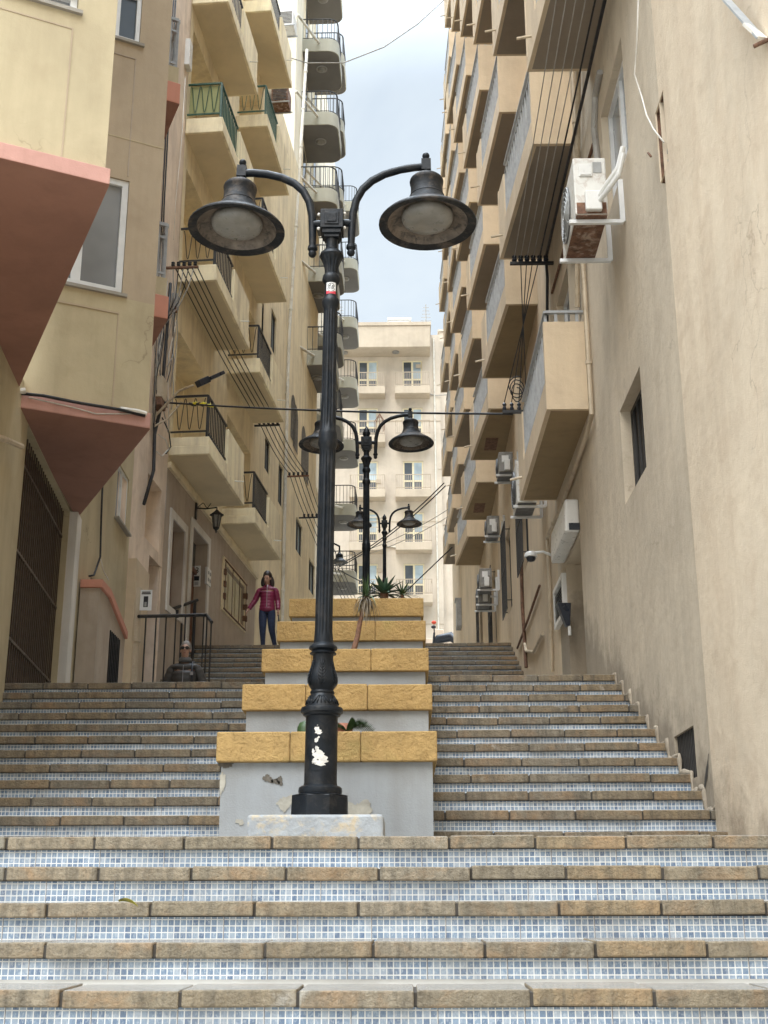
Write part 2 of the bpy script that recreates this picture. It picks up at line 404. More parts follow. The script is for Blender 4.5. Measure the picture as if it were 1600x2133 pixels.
sun_d = bpy.data.lights.new('sun', 'SUN'); sun = bpy.data.objects.new('sun', sun_d); COL.objects.link(sun)
sun_d.energy = 1.35; sun_d.angle = R_(36); sun_d.color = (1, .965, .91)
# light travels from the sun: sun_rotation is measured clockwise from +Y seen from above
sd = Vector((math.sin(SUN_AZ)*math.cos(SUN_EL), math.cos(SUN_AZ)*math.cos(SUN_EL), math.sin(SUN_EL)))
sun.rotation_euler = (-sd).to_track_quat('-Z', 'Y').to_euler(); sun.location = (0, 0, 60)
S.view_settings.view_transform = 'Standard'; S.view_settings.look = 'None'; S.view_settings.exposure = 0
S.cycles.max_bounces = 8; S.cycles.diffuse_bounces = 5
# ================================================================ GROUND, STAIRS
prof = [(-300,-1.75),(1.2,-1.75),(6.27,.10),(7.9,.18),(12.1,1.80),(17.9,2.10),(23.7,4.45),(30,5.1),(45,8.75),(55,10.7),(70,10.75),(160,10.8),(1500,10.8)]
g = MB(); xs = [-900,-60,-7,3,60,900]
for (ya, za), (yb, zb) in zip(prof, prof[1:]):
    for xa, xb in zip(xs, xs[1:]):
        g.quad((xa,ya,za),(xb,ya,za),(xb,yb,zb),(xa,yb,zb))
mark(g.build('ground', M['paving']), kind='structure')
pv = MB()
for (ya, za), (yb, zb) in zip(prof[6:10], prof[7:11]):
    pv.quad((-6,ya,za+.2),(2.1,ya,za+.2),(2.1,yb,zb+.2),(-6,yb,zb+.2))
mark(pv.build('upper_street', M['paving']), kind='structure')
pvm = MB().box(-9, 5, -6, 1.9, -1.9, -1.55); mark(pvm.build('pavement', M['paving']), kind='structure')

LBLK = .43
def flight(name, rows, x0, x1, tread, rng, mat_s, mat_t, L=LBLK):
    """rows: list of (front edge Y, top Z, Z of the tread below)"""
    core = MB()
    for Y, z, zb in rows:
        core.box(x0, x1, Y + .045, Y + tread + .06, zb - .5, z - .062)
    st = core.build(name, M['concrete']); mark(st, kind='structure')
    for Y, z, zb in rows:
        nb = MB(); x = x0 - rng.uniform(0, L); xl = max(x, x0)
        while x < x1:
            ln = L * rng.uniform(.97, 1.03); a, b_ = max(x, x0), min(x + ln, x1)
            if b_ - a > .03:
                dz = rng.uniform(-.0035, .003); dy = rng.uniform(-.009, .009); sag = rng.uniform(-.004, .004)
                nb.hexa([(a+.0055, Y+dy, z-.062+dz), (b_-.0055, Y+dy+sag, z-.062+dz+sag), (b_-.0055, Y+tread+.05, z-.062+dz), (a+.0055, Y+tread+.05, z-.062+dz)],
                        [(a+.0055, Y+dy+.002, z+dz), (b_-.0055, Y+dy+sag+.002, z+dz+sag), (b_-.0055, Y+tread+.05, z+dz), (a+.0055, Y+tread+.05, z+dz)])
            x += ln
        nb.build('stone_tread', mat_s, st, bevel=.007)
        mb = MB().box(x0, x1, Y+.012, Y+tread+.04, z-.059, z-.012); mb.build('mortar_joint', M['mortar'], st)
        rb = MB().box(x0, x1, Y+.03, Y+.044, zb-.02, z-.063); rb.build('tiled_riser', mat_t, st, origin=(x0, Y, zb))
    return st
rng = random.Random(3)
rows1 = [(6.27+.3625*r, .312+.1525*r, .312+.1525*(r-1)) for r in range(-12, 1)]
flight('lower_stairs', rows1[:-1], -6.5, 2.9, .3625, rng, M['stone'], M['tile'])
flight('landing', [(6.27, .312, .1595)], -6.5, 2.9, .36, rng, M['stone'], M['tile'])
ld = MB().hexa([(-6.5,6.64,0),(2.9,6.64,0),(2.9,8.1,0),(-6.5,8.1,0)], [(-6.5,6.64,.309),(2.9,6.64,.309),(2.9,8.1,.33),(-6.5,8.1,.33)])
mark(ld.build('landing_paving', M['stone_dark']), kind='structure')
rl = [(8.015+.366*j, .400+.1503*j, .32 if j == 0 else .400+.1503*(j-1)) for j in range(12)]
rr = [(8.015+.366*j, .4215+.1532*j, .32 if j == 0 else .4215+.1532*(j-1)) for j in range(12)]
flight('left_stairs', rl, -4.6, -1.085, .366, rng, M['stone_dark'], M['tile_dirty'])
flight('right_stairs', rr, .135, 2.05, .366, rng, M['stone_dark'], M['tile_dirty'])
l2 = MB()
for (xa, xb, z0) in ((-5.0,-1.0,2.05),(.1,2.05,2.10),(-1.0,.1,2.0)):
    l2.hexa([(xa,12.4,1),(xb,12.4,1),(xb,18.2,1),(xa,18.2,1)],[(xa,12.4,z0),(xb,12.4,z0),(xb,18.2,2.34),(xa,18.2,2.34)])
mark(l2.build('middle_landing', M['paving']), kind='structure')
r3 = [(17.9+.38*k, 2.35+.1587*k, 2.35+.1587*(k-1)) for k in range(1, 16)]
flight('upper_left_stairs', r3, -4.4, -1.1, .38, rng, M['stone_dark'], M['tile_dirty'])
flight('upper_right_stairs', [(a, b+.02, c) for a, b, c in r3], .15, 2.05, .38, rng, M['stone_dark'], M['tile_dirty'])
cw = MB().hexa([(-1.09,17.9,1.5),(.14,17.9,1.5),(.14,24,1.5),(-1.09,24,1.5)],[(-1.09,17.9,2.5),(.14,17.9,2.5),(.14,24,4.72),(-1.09,24,4.72)])
mark(cw.build('median', M['concrete']), kind='structure')
tp = MB().box(-4.6, 2.05, 24.0, 27, 4.2, 4.72); mark(tp.build('upper_landing', M['paving']), kind='structure')

# ================================================================ STEPPED PLANTER
PX0, PX1 = -1.147, .196
pl = thing('stepped_planter', (-.475, 7.7, .3), 'long stepped grey planter with yellow stone caps up the middle of the stairs', 'planter')
for i in range(5):
    Yf = 7.65 + 1.1275*i; zt = 1.0 + .4765*i; zb = zt - .184; Yn = Yf + 1.1275 if i < 4 else Yf + 3.0
    body = MB().box(PX0+.028, PX1-.028, Yf+.05, Yn+.12, .1 if i == 0 else zb-.42, zb)
    bo = body.build('planter_wall', M['planter'], pl)
    cb = MB(); js = [[0,.335,.655,1],[0,.335,.66,1],[0,.30,.655,1],[0,.28,.66,1],[0,.5,1]][i]
    for a, b_ in zip(js, js[1:]):
        cb.box(PX0+(PX1-PX0)*a+(.001 if a else 0), PX0+(PX1-PX0)*b_-(.001 if b_ < 1 else 0), Yf+rng.uniform(-.004,.004), Yf+.24, zb, zt+rng.uniform(-.003,.003))
    for xa, xb in ((PX0, PX0+.2), (PX1-.2, PX1)):
        cb.box(xa, xb, Yf+.243, (Yf+Yn)/2, zb, zt-.004); cb.box(xa, xb, (Yf+Yn)/2+.005, Yn+.03, zb, zt-.004)
    if i == 4: cb.box(PX0+.2, PX1-.2, Yn-.2, Yn+.03, zb, zt-.004)
    cb.build('cap_stone', M['cap'], pl, bevel=.010, seg=3)
    MB().box(PX0+.2, PX1-.2, Yf+.24, Yn+.04, zb, zt-.05).build('soil', M['soil'], pl)
# plaster losses on the front wall
lm = flat('bare_patch', (.13,.115,.095), .95, 0, .35, 25, bmp=.6); ly = flat('old_yellow_paint', (.385,.365,.31), .9, 0, .25, 18)
def blob(mb, cx, cz, rx, rz, Y, rg, n=48):
    i0 = len(mb.v); ph = [rg.uniform(0, 6.28) for _ in range(4)]
    mb.v.append(Vector((cx, Y, cz)))
    for k in range(n):
        t_ = 2*math.pi*k/n; q = 1 + .22*math.sin(2*t_+ph[0]) + .16*math.sin(3*t_+ph[1]) + .1*math.sin(5*t_+ph[2]) + .08*math.sin(9*t_+ph[3])+.06*math.sin(14*t_+ph[1])+.04*math.sin(21*t_+ph[2])
        mb.v.append(Vector((cx+rx*q*math.cos(t_), Y, cz+rz*q*math.sin(t_))))
    for k in range(n): mb.f.append([i0, i0+1+k, i0+1+(k+1) % n])
pr = random.Random(11); bm_ = MB()
FY = 7.7 - .004
for px, py, a, b_ in ((558,1622,10,8),(574,1628,9,5),(583,1626,7,8),(472,1592,14,8)):
    bm_ = MB(); q = at_y(px, py, FY); blob(bm_, q.x, q.z, a*7.6/2600, b_*7.6/2600, FY, pr); bm_.build('plaster_loss', lm, pl)
for px, py, a, b_ in ((595,1672,17,14),(742,1692,26,26),(463,1630,5,26),(500,1712,8,6)):
    bm_ = MB(); q = at_y(px, py, FY); blob(bm_, q.x, q.z, a*7.6/2600, b_*7.6/2600, FY-.001, pr); bm_.build('faded_patch', ly, pl)

plinth_m = flat('worn_plinth_paint', (.34,.36,.375), .9, 0, .2, 8, (.52,.42,.27), 13, .8, .6)
ph = thing('lamp_plinth', (-.45, 7.0, .3), 'low worn grey concrete plinth under the nearest lamp post', 'plinth')
MB().box(-.83, -.115, 6.72, 7.32, .25, .443).build('plinth_block', plinth_m, ph, bevel=.014)

# ================================================================ STREET LAMPS
def cyl_patch(mb, r, pts, cz, n_sub=1):
    """pts: polygon fan in (arc length, z) wrapped on a cylinder of radius r, facing -Y"""
    i0 = len(mb.v); cx = sum(p[0] for p in pts)/len(pts); cy = sum(p[1] for p in pts)/len(pts)
    for a, zz in [(cx, cy)] + list(pts):
        th = a / r; mb.v.append(Vector((r*math.sin(th), -r*math.cos(th), zz + cz)))
    n = len(pts)
    for k in range(n): mb.f.append([i0, i0+1+k, i0+1+(k+1) % n])
def lamp(loc, label, first):
    t_ = thing('street_lamp', loc, label, 'street lamp', 'double headed street lamps along the stairs')
    X, Y, Z = loc; o = Vector(loc)
    def B(mb, name, mat, par=t_, **k):
        for i, v in enumerate(mb.v): mb.v[i] = v + o
        return mb.build(name, mat, par, **k)
    b0 = MB().lathe([(.166,0),(.163,.131)], n=8); a_ = math.pi/8
    for i, v in enumerate(b0.v): b0.v[i] = Vector((v.x*math.cos(a_)-v.y*math.sin(a_), v.x*math.sin(a_)+v.y*math.cos(a_), v.z))
    B(b0, 'octagonal_base', M['black'], bevel=.006)
    prof_ = [(.155,.131),(.1178,.139),(.122,.155),(.119,.172),(.108,.181),(.094,.186),(.091,.2),(.0898,.555),(.092,.562),(.104,.568),(.107,.578),(.118,.585),(.1195,.598),(.115,.612),(.094,.617),(.0905,.632),(.085,.652),(.0755,.672),(.067,.685),(.0655,.69),(.0685,.694),(.069,.70),(.066,.707),(.061,.711),(.0635,.717),(.074,.733),(.083,.752),(.0855,.768),(.0825,.79),(.0748,.818),(.066,.845),(.0589,.872),(.0575,.905),(.060,.913),(.074,.917),(.0762,.922),(.066,.930),(.064,.936),(.079,.944),(.0812,.952),(.078,.962),(.064,.972),(.0575,.98)]
    B(MB().lathe(prof_, n=32), 'cast_pedestal', M['black'], smooth='auto')
    shaft = [(.0555,.98),(.054,1.01),(.0505,1.05),(.0500,1.5),(.0492,1.95),(.0488,2.10),(.0492,2.16),(.0555,2.175),(.0575,2.20),(.0555,2.225),(.0560,2.245),(.0545,2.262),(.049,2.275),(.0475,2.33),(.0460,2.45),(.0445,2.626),(.0428,3.05),(.0427,3.085),(.0502,3.097),(.0553,3.122),(.0528,3.141),(.042,3.155),(.0393,3.165),(.0394,3.247),(.047,3.256),(.0545,3.272),(.0556,3.287),(.0506,3.309),(.0400,3.32),(.0431,3.36),(.054,3.40),(.066,3.43),(.0753,3.445),(.0713,3.462),(.056,3.479),(.0400,3.491),(.0368,3.548),(.040,3.565)]
    sm = MB(); n_ = 48; fl = [(1.05,2.10),(2.30,3.06),(3.36,3.43)]
    fine = []
    for (r1, z1), (r2, z2) in zip(shaft, shaft[1:]):
        k = max(1, int((z2-z1)/.25))
        for q in range(k): fine.append((r1+(r2-r1)*q/k, z1+(z2-z1)*q/k))
    fine.append(shaft[-1]); base = len(sm.v)
    for r, z in fine:
        fl_ = any(a <= z <= b for a, b in fl)
        for j in range(n_):
            th = 2*math.pi*j/n_; rr_ = r*(1-(.12*max(0, math.cos(th*12))**.7 if math.cos(th*12) > 0 and fl_ else 0)); sm.v.append(Vector((rr_*math.cos(th), rr_*math.sin(th), z)))
    for i in range(len(fine)-1):
        for j in range(n_):
            a = i*n_+j; b = i*n_+(j+1) % n_; sm.f.append([a, b, b+n_, a+n_])
    B(sm, 'fluted_shaft', M['black'], smooth='auto')
    # acanthus relief on the vase and the dome below it
    orn = MB()
    def vase_r(z):
        for (r1, z1), (r2, z2) in zip(prof_, prof_[1:]):
            if z1 <= z <= z2 and z2 > z1: return r1+(r2-r1)*(z-z1)/(z2-z1)
        return .06
    def on(th, z, e=.002): r = vase_r(z)+e; return Vector((r*math.sin(th), -r*math.cos(th), z))
    for s_ in range(6):
        t0 = s_*math.pi/3
        orn.tube([on(t0, .735+.15*k/6) for k in range(7)], [.0035]*6+[.0015], 5)
        for k in range(7):
            z0 = .738+.018*k; wd = .40 - .03*abs(k-1.5)
            for sg in (-1, 1): orn.tube([on(t0+sg*.03, z0), on(t0+sg*wd*.55, z0+.014), on(t0+sg*wd*.8, z0+.034)], [.0032,.003,.001], 5)
        for sg in (-.5, -.25, 0, .25, .5): orn.tube([on(t0+sg*1.0, .630), on(t0+sg*.8, .648), on(t0+sg*.3, .676)], [.003,.004,.002], 5)
    if first: B(orn, 'leaf_ornament', M['black'], smooth=True)
    # junction box
    jb = MB().box(-.072,.072,-.072,.072,3.615,3.745); jb.box(-.06,.06,-.06,.06,3.585,3.615); jb.box(-.048,.048,-.048,.048,3.562,3.585)
    jb.box(-.045,.045,-.079,-.0715,3.635,3.725); jb.box(-.03,.03,-.084,-.0785,3.65,3.71)
    if not first: jb.lathe([(.03,3.745),(.035,3.755),(.05,3.79),(.052,3.82),(.04,3.86),(.018,3.895),(.004,3.92)], n=14)
    B(jb, 'junction_box', M['black'], bevel=.004)
    yaw = R_(-3.2) if first else R_(-2)
    rot = Matrix.Rotation(yaw, 3, 'Z')
    for sg in (-1, 1):
        path = [(.122,3.50),(.124,3.60),(.130,3.74),(.15,3.84),(.19,3.92),(.25,3.98),(.33,4.025),(.43,4.055),(.52,4.068),(.575,4.070)]
        rot_p = [rot @ Vector((sg*a, 0, z)) for a, z in path]
        am = MB().tube(rot_p, [.021,.024]+[.0255]*8, 10)
        am.tube([rot_p[0]+Vector((0,0,.02)), rot_p[0]+Vector((0,0,.0)), rot_p[0]+Vector((0,0,-.012))], [.03,.032,.02], 10)
        am.ball(rot_p[0]+Vector((0,0,-.03)), .026, 10, 7)
        am.tube([rot @ Vector((sg*.07,0,3.68)), rot @ Vector((sg*.128,0,3.68))], .024, 10)
        B(am, 'arm', M['black'], smooth='auto')
        if first:
            sc_ = MB()
            for zz in (3.63, 3.73): B(MB().ball(rot @ Vector((sg*.082,-.03,zz)), .011, 8, 6), 'bolt', M['cable_white'], smooth=True)
        c = rot @ Vector((sg*.597, 0, 0))
        tilt = Matrix.Rotation(R_(2.0 if sg < 0 else -1), 3, 'Y') @ Matrix.Rotation(R_(-2), 3, 'X'); pv_ = Vector((0,0,4.05))
        def T(mb):
            for i, v in enumerate(mb.v): mb.v[i] = tilt @ (v - pv_) + pv_ + c
            return mb
        sh = MB().lathe([(.252,3.654),(.300,3.645),(.307,3.642),(.307,3.652),(.285,3.676),(.235,3.712),(.185,3.744),(.150,3.772),(.128,3.80),(.116,3.826),(.110,3.838),(.112,3.842),(.108,3.848),(.104,3.856),(.101,3.90),(.103,3.935),(.106,3.940),(.108,3.955),(.104,3.968),(.088,3.984),(.06,3.998),(.034,4.006),(.03,4.02),(.026,4.035)], n=40); sh.f.pop(-2)
        so = B(T(sh), 'lamp_shade', M['shade_worn'], smooth='auto')
        fi = MB().box(-.03,.03,-.03,.03,4.035,4.115); fi.lathe([(.03,4.115),(.014,4.122),(.014,4.13)], n=12); fi.ball((0,0,4.15), .024, 12, 8)
        B(T(fi), 'finial', M['black'], so, smooth='auto')
        inn = MB().lathe([(.253,3.655),(.250,3.660),(.246,3.668),(.232,3.69),(.165,3.715),(.16,3.715)], n=40); inn.f = inn.f[:-2]
        B(T(inn), 'reflector', M['shade_in'], so, smooth='auto')
        ln = MB().lathe([(.004,3.640),(.08,3.643),(.13,3.651),(.155,3.666),(.163,3.69),(.164,3.714)], n=32)
        B(T(ln), 'glass_lens', M['lens'], so, smooth=True)
    if first:
        pp = MB(); rg = random.Random(5)
        for a, zz, ra, rz in ((-.022,.485,.013,.015),(-.012,.472,.018,.012),(-.024,.425,.010,.011),(-.012,.437,.005,.005),(-.036,.36,.008,.012),(-.012,.345,.026,.024),(.012,.325,.026,.022),(-.030,.315,.012,.012),(.03,.312,.014,.008),(-.002,.302,.036,.012),(-.018,.372,.010,.018)):
            for _ in range(2):
                ph_ = [rg.uniform(0,6.28) for _ in range(3)]; aa = a+rg.uniform(-.004,.004); za = zz+rg.uniform(-.004,.004)
                cyl_patch(pp, .0918+rg.uniform(0,.0006), [(aa+ra*(1+.25*math.sin(3*q/18*6.28+ph_[0])+.2*math.sin(5*q/18*6.28+ph_[1]))*math.cos(q/18*6.28), za+rz*(1+.25*math.sin(2*q/18*6.28+ph_[2])+.2*math.sin(7*q/18*6.28+ph_[1]))*math.sin(q/18*6.28)) for q in range(18)], 0)
        B(pp, 'poster_remains', flat('torn_paper', (.66,.63,.58), .8, 0, .2, 60, (.3,.28,.25), 40, .5), mark)if False else B(pp, 'poster_remains', flat('torn_paper', (.66,.63,.58), .8, 0, .2, 60, (.3,.28,.25), 40, .5))
        hm = MB()
        for k in range(12):
            a0 = -.06+.01*k
            for zz in (.262, .50): cyl_patch(hm, .0925, [(a0,zz-.004),(a0+.01,zz-.004),(a0+.01,zz+.004),(a0,zz+.004)], 0)
        for a0 in (-.062, .056):
            for k in range(6): cyl_patch(hm, .0922, [(a0,.262+.04*k),(a0+.006,.262+.04*k),(a0+.006,.302+.04*k),(a0,.302+.04*k)], 0)
        B(hm, 'hatch_frame', M['black'])
        # round-emblem sticker: white field, red foot, black ring and strokes
        sk = MB()
        def strip(mb, a0, a1, z0, z1, r, n=8):
            for k in range(n):
                p0 = a0+(a1-a0)*k/n; p1 = a0+(a1-a0)*(k+1)/n
                i0 = len(mb.v)
                for a, zz in ((p0,z0),(p1,z0),(p1,z1),(p0,z1)): mb.v.append(Vector((r*math.sin(a/r), -r*math.cos(a/r), zz)))
                mb.f.append([i0,i0+1,i0+2,i0+3])
        strip(sk, -.028, .036, 3.170, 3.250, .0402); so = B(sk, 'sticker', M['paper'])
        rd = MB(); strip(rd, -.028, .036, 3.170, 3.190, .0405); B(rd, 'sticker_band', flat('sticker_red', (.55,.04,.06), .5), so)
        wd = MB(); cyl_patch(wd, .0407, [(.004+.027*math.cos(q/28*6.283), 3.213+.031*math.sin(q/28*6.283)) for q in range(28)], 0); B(wd, 'sticker_disc', M['paper'], so)
        em = MB()
        def arc(rr_, a0, a1, w_, n=22, cx=.004, cz=3.213):
            for k in range(n):
                q0 = a0+(a1-a0)*k/n; q1 = a0+(a1-a0)*(k+1)/n; i0 = len(em.v)
                for rad, q in ((rr_,q0),(rr_,q1),(rr_-w_,q1),(rr_-w_,q0)):
                    a = cx+rad*.88*math.cos(q); em.v.append(Vector((.041*math.sin(a/.041), -.041*math.cos(a/.041), cz+rad*math.sin(q))))
                em.f.append([i0,i0+1,i0+2,i0+3])
        arc(.029, .2, 2.9, .004); arc(.029, 3.3, 6.1, .003); arc(.021, -.6, .9, .005); arc(.021, 2.2, 3.8, .005)
        for a, z0, z1 in ((-.006,3.200,3.226),(.002,3.194,3.218),(.010,3.198,3.228),(-.001,3.222,3.236)): strip(em, a, a+.004, z0, z1, .041, 2)
        B(em, 'sticker_emblem', M['cable'], so)
    return t_
lamp1 = lamp((-.468, 7.0, .43), 'nearest and tallest double street lamp, round sticker on its black fluted pole', True)
lamp1.rotation_euler.y = .0084      # the post leans a little
lamp2 = lamp((-.49, 15.8, 2.25), 'second double street lamp, behind the planter plants, half hidden by the nearest post', False)
lamp3 = copy_thing(lamp2, (-.46, 29.1, 5.14), 'small third double street lamp, farthest up the stairs, right of the second pole')
# ================================================================ RIGHT SIDE
FR = Fac((2.05, 0), (2.05, 60), -1)          # u = Y along the street, normal towards the street (-X)
FR.n = Vector((-1, 0, 0))

def window(parent, F, a, b, c, d, depth, fm, gm, sash=2, fw=.05, name='window', bars=0, proud=0.0, mid=None):
    """frame with panes set 'depth' behind the wall face"""
    fr = MB(); o0, o1 = -depth, -depth + .05
    fr.fbox(F, a+.003, b-.003, c+.003, c+fw, o0, o1); fr.fbox(F, a+.003, b-.003, d-fw, d-.003, o0, o1)
    fr.fbox(F, a+.003, a+fw, c+fw, d-fw, o0, o1); fr.fbox(F, b-fw, b-.003, c+fw, d-fw, o0, o1)
    for k in range(1, sash):
        m = a + (b-a)*k/sash; fr.fbox(F, m-fw*.7, m+fw*.7, c+fw, d-fw, o0+.002, o1-.004)
    if mid: fr.fbox(F, a+fw, b-fw, c+(d-c)*mid-fw*.6, c+(d-c)*mid+fw*.6, o0+.004, o1-.006)
    for k in range(bars):
        m = a + fw + (b-a-2*fw)*(k+.5)/bars; fr.fbox(F, m-.008, m+.008, c+fw, d-fw, o1-.01, o1+.006)
    w_ = fr.build(name, fm, parent)
    MB().fbox(F, a+.002, b-.002, c+.002, d-.002, o0-.012, o0+.012).build('pane', gm, w_)
    return w_

# ---- near plain house (rough light render, right edge of the photo)
nh = thing('near_house', (2.0, 5, -1.6), 'near right house with rough bare sandy wall and a broken vent hole', 'house')
hy0, hz0 = None, None
q1 = at_x(1368, 262, 2.0); q2 = at_x(1392, 330, 2.0)
ho = (min(q1.y,q2.y)-.0, max(q1.y,q2.y)+.02, min(q1.z,q2.z)-.02, max(q1.z,q2.z)+.12)
FN = Fac((2.0, -4), (2.0, 8.3), -1); FN.n = Vector((-1,0,0)); FN.p = Vector((2.0,0,0)); FN.d = Vector((0,1,0))
wm = MB().wall(FN, -4, 8.3, -2, 15, [(ho[0], ho[1], ho[2], ho[3], .22)])
wm.quad((2.0,8.3,-2),(2.06,8.3,-2),(2.06,8.3,15),(2.0,8.3,15))
wm.build('wall', M['sand_near'], nh)
hb = MB().fbox(FN, ho[0]-.05, ho[1]+.05, ho[2]-.05, ho[3]+.05, -.26, -.22); e_ = .006
hb.fbox(FN, ho[0]-e_, ho[0]+e_, ho[2], ho[3], -.218, -.012); hb.fbox(FN, ho[1]-e_, ho[1]+e_, ho[2], ho[3], -.218, -.012); hb.fbox(FN, ho[0]+e_, ho[1]-e_, ho[2]-e_, ho[2]+e_, -.218, -.012); hb.fbox(FN, ho[0]+e_, ho[1]-e_, ho[3]-e_, ho[3]+e_, -.218, -.012)
hb.build('hole_shade_lining', M['rust'], nh)  # dark brown lining, paints in the shade inside the hole
vp = MB().lathe([(.001,0),(.055,0),(.055,.02),(.04,.02),(.04,.008),(.001,.008)], n=18)
c_ = FN.pt((ho[0]+ho[1])/2-.04, ho[2]+.13, -.05)
for i, v in enumerate(vp.v): vp.v[i] = c_ + Vector((-v.z, v.x, v.y*1.2))
vp.build('vent_pipe', M['grey_plastic'], nh, smooth='auto')

# ---- right apartment building with stacked trapezoid balconies
rb = thing('balcony_apartment_building', (2.05, 25, 0), 'tall sandy apartment building on the right with rows of stacked trapezoid balconies', 'apartment building')
FLO = [5.14, 8.62, 12.0, 15.45, 18.9, 22.35, 25.8]
COLS = [8.75] + [12.9 + 4.17*k for k in range(8)]
ops = []
W1 = (9.95, 11.0, 3.50, 4.42, .17); W2 = (9.78, 11.02, 6.48, 7.67, .17); DR = (13.95, 15.3, 1.5, 4.08, .22); GR = (8.95, 9.62, .84, 1.2, .12)
ops += [W1, W2, DR, GR]
door_ops = []
for k, f in enumerate(FLO):
    for j, y0 in enumerate(COLS):
        if k == 0 and y0 > 13: continue
        if k == 0 and y0 < 10: continue
        if k == 1 and j > 5: continue
        door_ops.append((y0+.9, y0+2.1, f+.22, f+2.4, .14, k, j))
ops += [o[:5] for o in door_ops]
# small windows along the lower storeys
low = []
for (px, py, w_, h_) in ((1093,1090,1.0,1.5),(1060,1190,1.0,1.6),(1030,1285,1.1,2.0),(1003,1310,1.0,2.0),(1196,600,.9,1.2)):
    u, z = FR.px(px, py); low.append((u-w_/2, u+w_/2, z-h_/2, z+h_/2, .12))
ops += low
FAR = 51.0
MB().wall(FR, 8.3, 16.1, -1, 27.6, [o for o in ops if o[1] < 16.2]).build('wall', M['sand_grey'], rb)
w2 = MB().wall(FR, 16.1, FAR, 1, 27.6, [o for o in ops if o[0] > 16.1])
w2.quad((2.05,FAR,1),(14,FAR,1),(14,FAR,27.6),(2.05,FAR,27.6)); w2.quad((2.05,8.3,27.6),(14,8.3,27.6),(14,FAR,27.6),(2.05,FAR,27.6))
w2.build('upper_wall', M['sand'], rb)
for o in door_ops:
    window(rb, FR, o[0], o[1], o[2], o[3], o[4], M['alu'], M['glass'], 2)
for i, o in enumerate(low):
    wn_ = window(rb, FR, o[0], o[1], o[2], o[3], o[4], M['frame_dark'], M['glass'], 2)
    if i < 4:
        gm = MB(); n_ = 7
        for k in range(n_+1):
            u = o[0]-.05+(o[1]-o[0]+.1)*k/n_; gm.bar(FR.pt(u, o[2]-.05, .10), FR.pt(u, o[3]+.05, .10), .014)
        for z in (o[2]-.05, (o[2]+o[3])/2, o[3]+.05): gm.bar(FR.pt(o[0]-.05, z, .10), FR.pt(o[1]+.05, z, .10), .018)
        for z in (o[2]+.1, o[3]-.1): gm.bar(FR.pt(o[1]+.04, z, .10), FR.pt(o[1]+.04, z, -.02), .016); gm.bar(FR.pt(o[0]-.04, z, .10), FR.pt(o[0]-.04, z, -.02), .016)
        gm.build('grille', M['frame_dark'], wn_)
window(rb, FR, *W1[:4], .15, M['frame_dark'], M['dark_interior'], 1, bars=5)
window(rb, FR, *W2[:4], .12, M['alu'], M['glass_grey'], 2)
gr = MB().fbox(FR, GR[0], GR[1], GR[2], GR[3], -.12, -.10)
for k in range(13): 
    u = GR[0] + (GR[1]-GR[0])*(k+.5)/13; gr.fbox(FR, u-.009, u+.009, GR[2], GR[3], -.10, -.02)
gr.build('vent_grille', M['frame_dark'], rb)
dm = MB().fbox(FR, DR[0], DR[1], DR[2], DR[3], -.24, -.2); dm.build('door', M['sand_grey'], rb)

